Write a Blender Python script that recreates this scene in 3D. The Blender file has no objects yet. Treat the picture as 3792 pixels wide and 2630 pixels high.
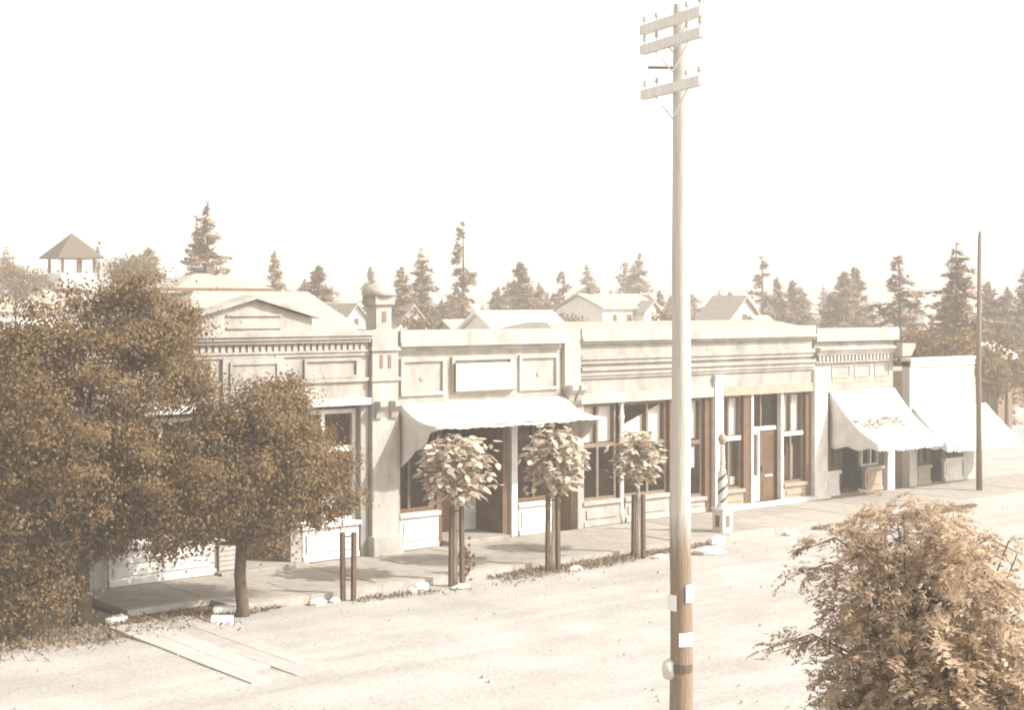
import bpy, math, random
import numpy as np
from mathutils import Vector, Matrix

random.seed(11)
RNG = np.random.default_rng(11)
S = bpy.context.scene
C = S.collection
R = math.radians

# ------------------------------------------------------------------ camera, sky, sun, exposure
EYE = 6.25
cam_data = bpy.data.cameras.new('camera')
cam = bpy.data.objects.new('camera', cam_data); C.objects.link(cam)
cam.location = (0, 0, EYE); cam.rotation_euler = (R(90), 0, R(50.673 - 90))
cam_data.sensor_width = 36; cam_data.lens = 53.19
cam_data.shift_y = -0.0513
cam_data.clip_start = 0.1; cam_data.clip_end = 6000
S.camera = cam

SUN = Vector((0.50, -0.62, 0.66)).normalized()
world = bpy.data.worlds.new('World'); S.world = world; world.use_nodes = True
wn = world.node_tree.nodes; wl = world.node_tree.links; wn.clear()
sky = wn.new('ShaderNodeTexSky'); sky.sky_type = 'NISHITA'; sky.sun_disc = False
sky.sun_elevation = math.asin(SUN.z); sky.sun_rotation = math.atan2(SUN.x, SUN.y)
sky.air_density = 1.0; sky.dust_density = 2.5; sky.ozone_density = 1.0
hs = wn.new('ShaderNodeHueSaturation'); hs.inputs['Saturation'].default_value = 0.0
mx = wn.new('ShaderNodeMix'); mx.data_type = 'RGBA'; mx.blend_type = 'MULTIPLY'; mx.inputs['Factor'].default_value = 1
mx.inputs['B'].default_value = (1.0, 0.985, 0.965, 1)
bg = wn.new('ShaderNodeBackground'); bg.inputs['Strength'].default_value = 0.15
wo = wn.new('ShaderNodeOutputWorld')
wl.new(sky.outputs['Color'], hs.inputs['Color']); wl.new(hs.outputs['Color'], mx.inputs['A'])
wl.new(mx.outputs['Result'], bg.inputs['Color']); wl.new(bg.outputs['Background'], wo.inputs['Surface'])

sl = bpy.data.lights.new('sun', 'SUN'); sl.energy = 3.2; sl.angle = R(0.6); sl.color = (1.0, 0.975, 0.94)
so = bpy.data.objects.new('sun', sl); C.objects.link(so)
so.rotation_euler = SUN.to_track_quat('Z', 'Y').to_euler(); so.location = (0, 0, 60)

S.view_settings.view_transform = 'Standard'; S.view_settings.look = 'None'
S.view_settings.exposure = 1.12; S.view_settings.gamma = 1.0
S.view_settings.use_curve_mapping = False
S.cycles.use_denoising = True
S.cycles.filter_width = 1.8
S.cycles.max_bounces = 6; S.cycles.diffuse_bounces = 3; S.cycles.glossy_bounces = 3
S.cycles.transparent_max_bounces = 12; S.cycles.volume_bounces = 1
S.cycles.caustics_reflective = False; S.cycles.caustics_refractive = False

# ------------------------------------------------------------------ materials (the print is brown toned)
def mat(name, col, rough=0.8, amt=0.18, scale=3.0, bump=0.15, bscale=18.0, spec=0.25, stretch=None, per_object=0.0, detail=6):
    m = bpy.data.materials.new(name); m.use_nodes = True
    n = m.node_tree.nodes; l = m.node_tree.links
    b = n['Principled BSDF']; b.inputs['Roughness'].default_value = rough
    b.inputs['Specular IOR Level'].default_value = spec
    tc = n.new('ShaderNodeTexCoord'); src = tc.outputs['Object']
    if stretch:
        mp = n.new('ShaderNodeMapping'); mp.inputs['Scale'].default_value = stretch
        l.new(src, mp.inputs['Vector']); src = mp.outputs['Vector']
    nz = n.new('ShaderNodeTexNoise'); nz.inputs['Scale'].default_value = scale; nz.inputs['Detail'].default_value = detail
    nz.inputs['Roughness'].default_value = 0.65
    l.new(src, nz.inputs['Vector'])
    cr = n.new('ShaderNodeValToRGB')
    cr.color_ramp.elements[0].position = 0.32; cr.color_ramp.elements[1].position = 0.68
    cr.color_ramp.elements[0].color = (*[c * (1 - amt) for c in col], 1)
    cr.color_ramp.elements[1].color = (*[min(1, c * (1 + amt * 0.6)) for c in col], 1)
    l.new(nz.outputs['Fac'], cr.inputs['Fac']); out = cr.outputs['Color']
    if per_object:
        oi = n.new('ShaderNodeObjectInfo'); mr = n.new('ShaderNodeMapRange')
        mr.inputs['To Min'].default_value = 1 - per_object; mr.inputs['To Max'].default_value = 1 + per_object * 0.4
        l.new(oi.outputs['Random'], mr.inputs['Value'])
        mm = n.new('ShaderNodeMix'); mm.data_type = 'RGBA'; mm.blend_type = 'MULTIPLY'; mm.inputs['Factor'].default_value = 1
        l.new(out, mm.inputs['A']); l.new(mr.outputs['Result'], mm.inputs['B']); out = mm.outputs['Result']
    l.new(out, b.inputs['Base Color'])
    if bump:
        n2 = n.new('ShaderNodeTexNoise'); n2.inputs['Scale'].default_value = bscale; n2.inputs['Detail'].default_value = 5
        l.new(src, n2.inputs['Vector'])
        bp = n.new('ShaderNodeBump'); bp.inputs['Strength'].default_value = bump; bp.inputs['Distance'].default_value = 0.03
        l.new(n2.outputs['Fac'], bp.inputs['Height']); l.new(bp.outputs['Normal'], b.inputs['Normal'])
    return m

def leaf_mat(name, col, trans=0.35, rough=0.6, var=0.35, spec=0.25):
    m = bpy.data.materials.new(name); m.use_nodes = True
    n = m.node_tree.nodes; l = m.node_tree.links
    b = n['Principled BSDF']; b.inputs['Roughness'].default_value = rough; b.inputs['Specular IOR Level'].default_value = spec
    at = n.new('ShaderNodeAttribute'); at.attribute_name = 'tone'
    oi = n.new('ShaderNodeObjectInfo')
    ad = n.new('ShaderNodeMath'); ad.operation = 'ADD'; l.new(at.outputs['Fac'], ad.inputs[0]); l.new(oi.outputs['Random'], ad.inputs[1])
    fr = n.new('ShaderNodeMath'); fr.operation = 'FRACT'; l.new(ad.outputs[0], fr.inputs[0])
    cr = n.new('ShaderNodeValToRGB')
    cr.color_ramp.elements[0].color = (*[c * (1 - var) for c in col], 1)
    cr.color_ramp.elements[1].color = (*[c * (1 + var) for c in col], 1)
    l.new(fr.outputs[0], cr.inputs['Fac']); l.new(cr.outputs['Color'], b.inputs['Base Color'])
    tr = n.new('ShaderNodeBsdfTranslucent'); l.new(cr.outputs['Color'], tr.inputs['Color'])
    ms = n.new('ShaderNodeMixShader'); ms.inputs['Fac'].default_value = trans
    l.new(b.outputs['BSDF'], ms.inputs[1]); l.new(tr.outputs['BSDF'], ms.inputs[2])
    l.new(ms.outputs['Shader'], n['Material Output'].inputs['Surface'])
    return m

def glass_mat(name):
    m = bpy.data.materials.new(name); m.use_nodes = True
    n = m.node_tree.nodes; l = m.node_tree.links; n.remove(n['Principled BSDF'])
    t = n.new('ShaderNodeBsdfTransparent'); t.inputs['Color'].default_value = (0.945, 0.93, 0.91, 1)
    g = n.new('ShaderNodeBsdfGlossy'); g.inputs['Roughness'].default_value = 0.04; g.inputs['Color'].default_value = (1, 0.93, 0.86, 1)
    lw = n.new('ShaderNodeLayerWeight'); lw.inputs['Blend'].default_value = 0.5
    pw = n.new('ShaderNodeMath'); pw.operation = 'POWER'; pw.inputs[1].default_value = 4.0; l.new(lw.outputs['Facing'], pw.inputs[0])
    f = n.new('ShaderNodeMath'); f.operation = 'MULTIPLY_ADD'; f.inputs[1].default_value = 0.5; f.inputs[2].default_value = 0.015; l.new(pw.outputs[0], f.inputs[0])
    nz = n.new('ShaderNodeTexNoise'); nz.inputs['Scale'].default_value = 1.3
    tc = n.new('ShaderNodeTexCoord'); l.new(tc.outputs['Object'], nz.inputs['Vector'])
    bp = n.new('ShaderNodeBump'); bp.inputs['Strength'].default_value = 0.08; bp.inputs['Distance'].default_value = 0.05
    l.new(nz.outputs['Fac'], bp.inputs['Height']); l.new(bp.outputs['Normal'], g.inputs['Normal'])
    ms = n.new('ShaderNodeMixShader'); l.new(f.outputs[0], ms.inputs['Fac'])
    l.new(t.outputs['BSDF'], ms.inputs[1]); l.new(g.outputs['BSDF'], ms.inputs[2])
    l.new(ms.outputs['Shader'], n['Material Output'].inputs['Surface'])
    return m

M = {}
M['stucco'] = mat('cream_plaster', (0.365, 0.330, 0.285), 0.9, 0.30, 1.5, 0.45, 30, stretch=(1.4, 1.4, .55))
M['stucco_b'] = mat('pale_plaster', (0.405, 0.368, 0.32), 0.9, 0.28, 1.3, 0.4, 26, stretch=(1.4, 1.4, .55))
M['brick'] = mat('painted_brick', (0.40, 0.36, 0.31), 0.9, 0.22, 5, 0.4, 40)
M['white'] = mat('white_paint', (0.66, 0.62, 0.565), 0.65, 0.18, 2.5, 0.12, 30)
M['false_front'] = mat('false_front_paint', (0.50, 0.46, 0.41), 0.8, 0.16, 1.2, 0.2, 24)
M['board'] = mat('white_board', (0.78, 0.75, 0.71), 0.6, 0.06, 1.5, 0.06, 20)
M['dark_paint'] = mat('brown_paint', (0.145, 0.083, 0.042), 0.6, 0.25, 4, 0.15, 30)
M['mid_paint'] = mat('tan_paint', (0.20, 0.145, 0.10), 0.65, 0.2, 4, 0.15, 30)
M['interior'] = mat('shop_interior', (0.30, 0.170, 0.085), 0.9, 0.3, 1.5, 0.1)
M['blind'] = mat('linen_blind', (0.78, 0.76, 0.72), 0.9, 0.06, 3, 0.1, 60)
M['canvas'] = mat('white_canvas', (0.66, 0.625, 0.575), 0.95, 0.16, 1.4, 0.5, 9)
M['letter'] = mat('faded_letter_paint', (0.24, 0.185, 0.135), 0.9, 0.3, 8, 0)
M['roof_pale'] = mat('weathered_shingle', (0.33, 0.285, 0.24), 0.9, 0.2, 6, 0.4, 30)
M['roof_dark'] = mat('dark_shingle', (0.11, 0.080, 0.055), 0.9, 0.25, 6, 0.4, 30)
M['roof_flat'] = mat('tarred_roof', (0.34, 0.285, 0.23), 0.95, 0.25, 2, 0.2, 20)
M['house'] = mat('white_clapboard', (0.70, 0.67, 0.62), 0.8, 0.1, 2, 0.1, 20)
M['house_tan'] = mat('tan_clapboard', (0.36, 0.29, 0.22), 0.8, 0.15, 2, 0.1, 20)
M['chimney'] = mat('chimney_brick', (0.15, 0.10, 0.068), 0.9, 0.25, 8, 0.3, 40)
M['concrete'] = mat('concrete', (0.33, 0.29, 0.245), 0.92, 0.26, 2.2, 0.3, 22, per_object=0.16)
M['kerb'] = mat('kerb_concrete', (0.38, 0.335, 0.285), 0.92, 0.24, 3.5, 0.3, 22, per_object=0.12)
M['plank'] = mat('weathered_plank', (0.42, 0.385, 0.345), 0.9, 0.2, 3, 0.3, 20, stretch=(6, 0.8, 6), per_object=0.15)
M['stone'] = mat('pale_stone', (0.62, 0.57, 0.50), 0.9, 0.2, 6, 0.5, 16)
M['bark'] = mat('bark', (0.125, 0.088, 0.056), 0.95, 0.4, 7, 0.8, 20, stretch=(4, 4, 0.8))
M['bark_pale'] = mat('young_bark', (0.50, 0.43, 0.36), 0.95, 0.4, 9, 0.6, 25, stretch=(4, 4, 0.8))
M['stake'] = mat('dark_stake', (0.12, 0.075, 0.044), 0.9, 0.3, 6, 0.4, 20, stretch=(5, 5, 0.6))
M['pole_pale'] = mat('bleached_pole', (0.74, 0.71, 0.67), 0.95, 0.2, 4, 0.6, 16, stretch=(7, 7, 0.25))
M['pole_dark'] = mat('tarred_pole', (0.21, 0.135, 0.082), 0.9, 0.45, 4, 0.7, 16, stretch=(6, 6, 0.35))
def pole_mat():
    m = mat('weathered_pole', (0.57, 0.52, 0.46), 0.95, 0.20, 4, 0.7, 16, stretch=(7, 7, 0.25)); n = m.node_tree.nodes; l = m.node_tree.links
    b = n['Principled BSDF']; base = b.inputs['Base Color'].links[0].from_socket; tc = n['Texture Coordinate']
    sp = n.new('ShaderNodeSeparateXYZ'); l.new(tc.outputs['Object'], sp.inputs[0])
    mp = n.new('ShaderNodeMapping'); mp.inputs['Scale'].default_value = (9, 9, .8); l.new(tc.outputs['Object'], mp.inputs['Vector'])
    nz = n.new('ShaderNodeTexNoise'); nz.inputs['Scale'].default_value = 2; nz.inputs['Detail'].default_value = 5; l.new(mp.outputs['Vector'], nz.inputs['Vector'])
    ad = n.new('ShaderNodeMath'); ad.operation = 'MULTIPLY_ADD'; ad.inputs[1].default_value = .9; l.new(nz.outputs['Fac'], ad.inputs[0]); l.new(sp.outputs['Z'], ad.inputs[2])
    mr = n.new('ShaderNodeMapRange'); mr.inputs['From Min'].default_value = 3.25; mr.inputs['From Max'].default_value = 3.85; l.new(ad.outputs[0], mr.inputs['Value'])
    mm = n.new('ShaderNodeMix'); mm.data_type = 'RGBA'; mm.blend_type = 'MULTIPLY'; mm.inputs['Factor'].default_value = 1
    cr = n.new('ShaderNodeValToRGB'); cr.color_ramp.elements[0].color = (.50, .40, .31, 1); cr.color_ramp.elements[1].color = (1, 1, 1, 1)
    l.new(mr.outputs['Result'], cr.inputs['Fac']); l.new(base, mm.inputs['A']); l.new(cr.outputs['Color'], mm.inputs['B']); l.new(mm.outputs['Result'], b.inputs['Base Color'])
    return m
M['pole_shaft'] = pole_mat()
M['pole_grey'] = mat('far_pole', (0.20, 0.15, 0.11), 0.9, 0.3, 4, 0.4, 16, stretch=(7, 7, 0.3))
M['paper'] = mat('paper_notice', (0.80, 0.78, 0.74), 0.8, 0.06, 6, 0.1, 10)
M['glassy'] = mat('insulator_glass', (0.45, 0.40, 0.35), 0.2, 0.1, 4, 0)
M['metal'] = mat('iron', (0.12, 0.09, 0.065), 0.5, 0.2, 5, 0.1)
M['glass'] = glass_mat('window_glass')
M['leaf'] = leaf_mat('maple_leaf', (0.21, 0.137, 0.066), 0.42, 0.6, 0.38, 0.12)
M['leaf_near'] = leaf_mat('locust_leaflet', (0.46, 0.345, 0.235), 0.40, 0.6, 0.4, 0.12)
M['leaf_big'] = leaf_mat('catalpa_leaf', (0.50, 0.41, 0.31), 0.25, 0.5, 0.5, 0.3)
M['needle'] = leaf_mat('conifer_needles', (0.30, 0.20, 0.125), 0.2, 0.8, 0.4, 0.1)
M['weed'] = leaf_mat('weed_blade', (0.25, 0.19, 0.125), 0.3, 0.7, 0.5)

# street dirt: packed pale earth with wheel wear, damp brown drift by the kerb is separate weeds
def dirt():
    m = mat('packed_dirt', (0.37, 0.345, 0.312), 0.97, 0.16, 0.55, 0.5, 9, spec=0.1, detail=10)
    n = m.node_tree.nodes; l = m.node_tree.links; b = n['Principled BSDF']
    base = b.inputs['Base Color'].links[0].from_socket
    tc = n['Texture Coordinate'] if 'Texture Coordinate' in n else n.new('ShaderNodeTexCoord')
    mp = n.new('ShaderNodeMapping'); mp.inputs['Scale'].default_value = (0.06, 0.9, 1); mp.inputs['Rotation'].default_value = (0, 0, R(4))
    nz = n.new('ShaderNodeTexNoise'); nz.inputs['Scale'].default_value = 1.6; nz.inputs['Detail'].default_value = 7
    l.new(tc.outputs['Object'], mp.inputs['Vector']); l.new(mp.outputs['Vector'], nz.inputs['Vector'])
    cr = n.new('ShaderNodeValToRGB'); cr.color_ramp.elements[0].position = 0.36; cr.color_ramp.elements[1].position = 0.62
    cr.color_ramp.elements[0].color = (0.90, 0.885, 0.87, 1); cr.color_ramp.elements[1].color = (1.06, 1.06, 1.06, 1)
    l.new(nz.outputs['Fac'], cr.inputs['Fac'])
    n3 = n.new('ShaderNodeTexNoise'); n3.inputs['Scale'].default_value = 14; n3.inputs['Detail'].default_value = 6
    l.new(tc.outputs['Object'], n3.inputs['Vector'])
    c3 = n.new('ShaderNodeValToRGB'); c3.color_ramp.elements[0].position = 0.30; c3.color_ramp.elements[1].position = 0.5
    c3.color_ramp.elements[0].color = (0.78, 0.75, 0.72, 1); c3.color_ramp.elements[1].color = (1, 1, 1, 1)
    l.new(n3.outputs['Fac'], c3.inputs['Fac'])
    cur = base
    for c in (cr, c3):
        mm = n.new('ShaderNodeMix'); mm.data_type = 'RGBA'; mm.blend_type = 'MULTIPLY'; mm.inputs['Factor'].default_value = 0.8
        l.new(cur, mm.inputs['A']); l.new(c.outputs['Color'], mm.inputs['B']); cur = mm.outputs['Result']
    l.new(cur, b.inputs['Base Color'])
    return m
M['dirt'] = dirt()

# ------------------------------------------------------------------ mesh helpers
class MB:
    def __init__(self): self.v = []; self.f = []
    def poly(self, pts):
        i = len(self.v); self.v += [tuple(p) for p in pts]; self.f.append(tuple(range(i, i + len(pts)))); return self
    def hexa(self, a):
        i = len(self.v); self.v += [tuple(p) for p in a]
        for q in ((0, 3, 2, 1), (4, 5, 6, 7), (0, 1, 5, 4), (1, 2, 6, 5), (2, 3, 7, 6), (3, 0, 4, 7)):
            self.f.append(tuple(i + k for k in q))
        return self
    def box(self, x0, x1, y0, y1, z0, z1):
        return self.hexa([(x0, y0, z0), (x1, y0, z0), (x1, y1, z0), (x0, y1, z0), (x0, y0, z1), (x1, y0, z1), (x1, y1, z1), (x0, y1, z1)])
    def tube(self, pts, rad, n=8, cap=True):
        pts = [Vector(p) for p in pts]; base = len(self.v); up = Vector((0.31, 0.17, 0.93))
        for k, p in enumerate(pts):
            d = (pts[min(k + 1, len(pts) - 1)] - pts[max(k - 1, 0)]).normalized()
            a = d.cross(Vector((1, 0, 0)) if abs(d.x) < 0.8 else Vector((0, 1, 0))).normalized(); b = d.cross(a)
            r = rad[k] if hasattr(rad, '__len__') else rad
            for j in range(n):
                t = 2 * math.pi * j / n; self.v.append(tuple(p + a * (r * math.cos(t)) + b * (r * math.sin(t))))
        for k in range(len(pts) - 1):
            for j in range(n):
                self.f.append((base + k * n + j, base + k * n + (j + 1) % n, base + (k + 1) * n + (j + 1) % n, base + (k + 1) * n + j))
        if cap:
            self.f.append(tuple(base + j for j in range(n))[::-1]); self.f.append(tuple(base + (len(pts) - 1) * n + j for j in range(n)))
        return self
    def prism(self, pts, vec):
        """closed outline pts (3-D, planar) pushed along vec"""
        n = len(pts); i = len(self.v); vec = Vector(vec)
        self.v += [tuple(p) for p in pts] + [tuple(Vector(p) + vec) for p in pts]
        self.f.append(tuple(range(i, i + n))[::-1]); self.f.append(tuple(range(i + n, i + 2 * n)))
        for k in range(n): self.f.append((i + k, i + (k + 1) % n, i + n + (k + 1) % n, i + n + k))
        return self
    def lathe(self, prof, cx, cy, n=14):
        return self.tube([(cx, cy, z) for r, z in prof], [max(r, 0.002) for r, z in prof], n)
    def mesh(self, name):
        me = bpy.data.meshes.new(name); me.from_pydata(self.v, [], self.f)
        import bmesh
        bm = bmesh.new(); bm.from_mesh(me); bmesh.ops.recalc_face_normals(bm, faces=bm.faces); bm.to_mesh(me); bm.free()
        return me
    def obj(self, name, m, parent=None, smooth=False, bevel=0.0):
        me = self.mesh(name); me.materials.append(m)
        if smooth:
            me.polygons.foreach_set('use_smooth', [True] * len(me.polygons))
        o = bpy.data.objects.new(name, me); C.objects.link(o)
        if parent is not None: o.parent = parent; o.matrix_parent_inverse = Matrix.Translation(-parent.location) if parent.type == 'EMPTY' and parent.parent is None else Matrix.Identity(4)
        if bevel:
            bv = o.modifiers.new('bevel', 'BEVEL'); bv.width = bevel; bv.segments = 2; bv.limit_method = 'ANGLE'
        return o
# coordinates in MB are always world coordinates: parents are empties placed without rotation, their offset undone above
def tag(o, label, cat, group=None, kind=None):
    o['label'] = label; o['category'] = cat
    if group: o['group'] = group
    if kind: o['kind'] = kind
    return o
def thing(name, label, cat, loc, group=None):
    o = bpy.data.objects.new(name, None); C.objects.link(o); o.location = loc; o.empty_display_size = 0.3
    return tag(o, label, cat, group)
def structure(o): o['kind'] = 'structure'; return o
def inst(name, me, parent, loc, rot=(0, 0, 0), sc=(1, 1, 1)):
    """a part that shares mesh data; loc in the parent's own space"""
    o = bpy.data.objects.new(name, me); C.objects.link(o); o.parent = parent
    o.location = loc; o.rotation_euler = rot; o.scale = sc
    return o
def BX(name, x0, x1, y0, y1, z0, z1, m, parent=None, bevel=0.0):
    return MB().box(x0, x1, y0, y1, z0, z1).obj(name, m, parent, bevel=bevel)

def quads_mesh(name, P, m, tone):
    """P: (n,4,3) quads -> mesh with a per-corner tone attribute"""
    n = len(P); me = bpy.data.meshes.new(name)
    me.vertices.add(n * 4); me.vertices.foreach_set('co', P.reshape(-1).astype(np.float32))
    me.loops.add(n * 4); me.loops.foreach_set('vertex_index', np.arange(n * 4, dtype=np.int32))
    me.polygons.add(n); me.polygons.foreach_set('loop_start', np.arange(0, n * 4, 4, dtype=np.int32))
    at = me.attributes.new('tone', 'FLOAT', 'POINT'); at.data.foreach_set('value', np.repeat(tone, 4).astype(np.float32))
    me.materials.append(m); me.update(calc_edges=True); me.validate()
    return me
def leaf_quads(cent, nrm, length, width, axis=None):
    """diamond leaves; nrm (n,3) facing, random roll"""
    n = len(cent)
    nrm = nrm / np.linalg.norm(nrm, axis=1, keepdims=True)
    a = RNG.normal(size=(n, 3)) if axis is None else axis
    a = a - nrm * (a * nrm).sum(1, keepdims=True); a /= np.linalg.norm(a, axis=1, keepdims=True) + 1e-9
    b = np.cross(nrm, a)
    L = (length * RNG.uniform(0.7, 1.25, (n, 1))) * 0.5; W = (width * RNG.uniform(0.7, 1.25, (n, 1))) * 0.5
    dip = nrm * (W * 0.5)
    return np.stack([cent - a * L, cent + b * W - dip, cent + a * L, cent - b * W - dip], axis=1)
def mesh_obj(name, me, parent=None):
    o = bpy.data.objects.new(name, me); C.objects.link(o)
    if parent is not None: o.parent = parent
    return o
def nz3(v): return v / (np.linalg.norm(v, axis=-1, keepdims=True) + 1e-9)

# ------------------------------------------------------------------ ground (one sheet to the horizon), street relief near by
def smooth_noise(X, Y, seed, freqs):
    rg = np.random.default_rng(seed); Z = np.zeros_like(X)
    for f, a in freqs:
        for _ in range(5):
            th = rg.uniform(0, 2 * math.pi); ph = rg.uniform(0, 6.28)
            Z += a * np.sin((X * math.cos(th) + Y * math.sin(th)) * f + ph) / 2.2
    return Z
KERB = 27.05            # front face of the kerb
FRONT = 30.38           # face of the shop fronts
WALK = 0.15
gx = np.concatenate([[-2500, -900, -300, -100, -40], np.arange(-12, 66, 0.6), [70, 90, 150, 300, 700, 1500, 3000]])
gy = np.concatenate([[-2500, -600, -150, -40, -10], np.arange(2, 34, 0.5), [36, 60, 110, 200, 320, 500, 900, 1800, 3500]])
GX, GY = np.meshgrid(gx, gy, indexing='ij')
near = np.clip((66 - GX) / 10, 0, 1) * np.clip((GX + 12) / 10, 0, 1) * np.clip((GY - 2) / 5, 0, 1) * np.clip((27 - GY) / 2.0, 0.12, 1) * (GY < 33)
GZ = smooth_noise(GX, GY, 3, [(0.5, 0.02), (1.6, 0.012), (4.2, 0.008)]) * near - 0.012
m_ = np.cos((GY - 20.5) * 2.1) * 0.012 * np.exp(-((GY - 20) / 5) ** 2) * near
GZ = GZ + m_ * .5
nx, ny = GX.shape
vs = np.stack([GX, GY, GZ], -1).reshape(-1, 3)
ii = np.arange((nx - 1) * (ny - 1)); ia = ii // (ny - 1); ja = ii % (ny - 1)
v0 = ia * ny + ja
gme = bpy.data.meshes.new('ground'); gme.from_pydata(vs.tolist(), [], np.stack([v0, v0 + ny, v0 + ny + 1, v0 + 1], -1).tolist())
gme.polygons.foreach_set('use_smooth', [True] * len(gme.polygons)); gme.materials.append(M['dirt'])
ground = structure(mesh_obj('ground', gme))

# pavement of single concrete slabs
pav = structure(bpy.data.objects.new('pavement', None)); C.objects.link(pav)
def slab_mesh(w, d):
    g = 0.012
    mb = MB().hexa([(g, g, -0.13), (w - g, g, -0.13), (w - g, d - g, -0.13), (g, d - g, -0.13), (g, g, 0), (w - g, g, 0), (w - g, d - g, 0), (g, d - g, 0)])
    me = mb.mesh('slab'); me.materials.append(M['concrete']); return me
SL = 1.83; d1 = (FRONT - KERB - 0.26) / 2
sm_full = slab_mesh(SL, d1); sm_left = slab_mesh(SL, (FRONT - 27.95 - 0.26) / 2)
for k in range(-1, 19):
    x = 14.9 + k * SL
    for r in range(2):
        if k < 0: y0, me, dd = 27.95 + 0.25, sm_left, (FRONT - 27.95 - 0.26) / 2
        else: y0, me, dd = KERB + 0.25, sm_full, d1
        inst('slab', me, pav, (x, y0 + r * dd, WALK + random.uniform(-0.008, 0.006)), (random.uniform(-.002, .002), random.uniform(-.003, .003), 0))
bed = BX('slab_bed', 13.0, 49.7, KERB + 0.3, FRONT + 0.3, -0.05, 0.03, M['dark_paint'], pav)
kerb = structure(bpy.data.objects.new('kerb', None)); C.objects.link(kerb)
km = MB().box(0.006, SL - 0.006, 0, 0.235, -0.25, 0.0).mesh('kerb_stone'); km.materials.append(M['kerb'])
for k in range(-1, 19):
    y = 27.95 if k < 0 else KERB
    inst('kerb_stone', km, kerb, (14.9 + k * SL, y + random.uniform(-.012, .012), WALK + random.uniform(-0.008, 0.008)), (0, random.uniform(-.003, .003), 0))
# plank crossing running out from the pavement's end into the street
xing = structure(bpy.data.objects.new('crossing', None)); C.objects.link(xing)
for j in range(4):
    x0 = 12.35 + j * 0.42
    for s in range(2):
        y1 = 27.3 - s * 2.9 - random.uniform(0, .1); y0 = y1 - 2.85 + s * random.uniform(.2, 1.4)
        o = MB().box(x0 + 0.004, x0 + 0.416, y0, y1, -0.05, 0.045 - 0.008 * s).obj('plank', M['plank'], xing)
        o.location.z = random.uniform(-.006, .004)

# ------------------------------------------------------------------ shop building helpers
def storefront(parent, x0, x1, z0, z1, y, verts, bars, frame='mid_paint', w=0.07, name='window', depth=0.12):
    """a window: frame mesh, panes as sub-parts; verts/bars = inner post x and transom z"""
    xs = [x0] + list(verts) + [x1]; zs = [z0] + list(bars) + [z1]
    mb = MB()
    h = w / 2
    mb.box(x0, x0 + w, y, y + depth, z0, z1); mb.box(x1 - w, x1, y, y + depth, z0, z1)
    mb.box(x0 + w, x1 - w, y + .003, y + depth - .003, z0, z0 + w); mb.box(x0 + w, x1 - w, y + .003, y + depth - .003, z1 - w, z1)
    for v in verts: mb.box(v - h, v + h, y + .006, y + depth - .006, z0 + w, z1 - w)
    for b in bars: mb.box(x0 + w, x1 - w, y + .009, y + depth - .009, b - h * 1.4, b + h * 1.4)
    fr = mb.obj(name, M[frame], parent)
    for i in range(len(xs) - 1):
        for j in range(len(zs) - 1):
            BX('pane', xs[i] + h + .005, xs[i + 1] - h - .005, y + depth * .5, y + depth * .5 + .012, zs[j] + h + .02, zs[j + 1] - h - .02, M['glass'], fr)
    return fr
def blind(parent, x0, x1, z0, z1, y):
    return MB().box(x0, x1, y, y + 0.02, z0, z1).obj('blind', M['blind'], parent)
def panel(parent, x0, x1, z0, z1, y, m, t=0.05, d=0.04):
    """recessed panel drawn by a proud moulding frame"""
    mb = MB(); mb.box(x0, x1, y - d, y + .01, z1 - t, z1); mb.box(x0, x1, y - d, y + .01, z0, z0 + t)
    mb.box(x0, x0 + t, y - d + .003, y + .01, z0 + t, z1 - t); mb.box(x1 - t, x1, y - d + .003, y + .01, z0 + t, z1 - t)
    return mb.obj('panel_moulding', m, parent)
def room(parent, x0, x1, z1, depth=5.0):
    mb = MB(); y0 = FRONT + 0.3; y1 = FRONT + depth
    mb.box(x0, x1, y1, y1 + .1, 0, z1); mb.box(x0 - .1, x0, y0, y1, 0, z1); mb.box(x1, x1 + .1, y0, y1, 0, z1)
    mb.box(x0, x1, y0, y1, z1, z1 + .08); mb.box(x0, x1, y0 - .15, y1, WALK - .1, WALK + .02)
    # counter and shelves inside
    mb.box(x0 + .6, x1 - .8, y1 - 1.6, y1 - 1.0, WALK + .02, 1.15)
    for z in (1.0, 1.5, 2.0): mb.box(x0 + .3, x1 - .3, y1 - .35, y1 - .02, z, z + .04)
    return mb.obj('interior', M['interior'], parent)
def bulkhead(parent, x0, x1, z1, m='white', rows=1):
    mb = MB(); y = FRONT + .02
    mb.box(x0, x1, y + .02, y + .14, WALK, z1 - .1)
    b = mb.obj('bulkhead', M[m], parent, bevel=.008)
    mb = MB().box(x0 - .03, x1 + .03, y - .05, y + .16, z1 - .098, z1); mb.obj('sill', M[m], b)
    mb = MB(); mb.box(x0 + .01, x1 - .01, y - .02, y + .018, WALK + .01, WALK + .14)
    for k in range(rows):
        z = WALK + .22 + k * (z1 - .35 - WALK) / rows
        zz = z + (z1 - .40 - WALK) / rows - .06
        mb.box(x0 + .10, x1 - .10, y - .012, y + .018, z, zz)
    mb.obj('raised_panel', M[m], b)
    return b

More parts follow.
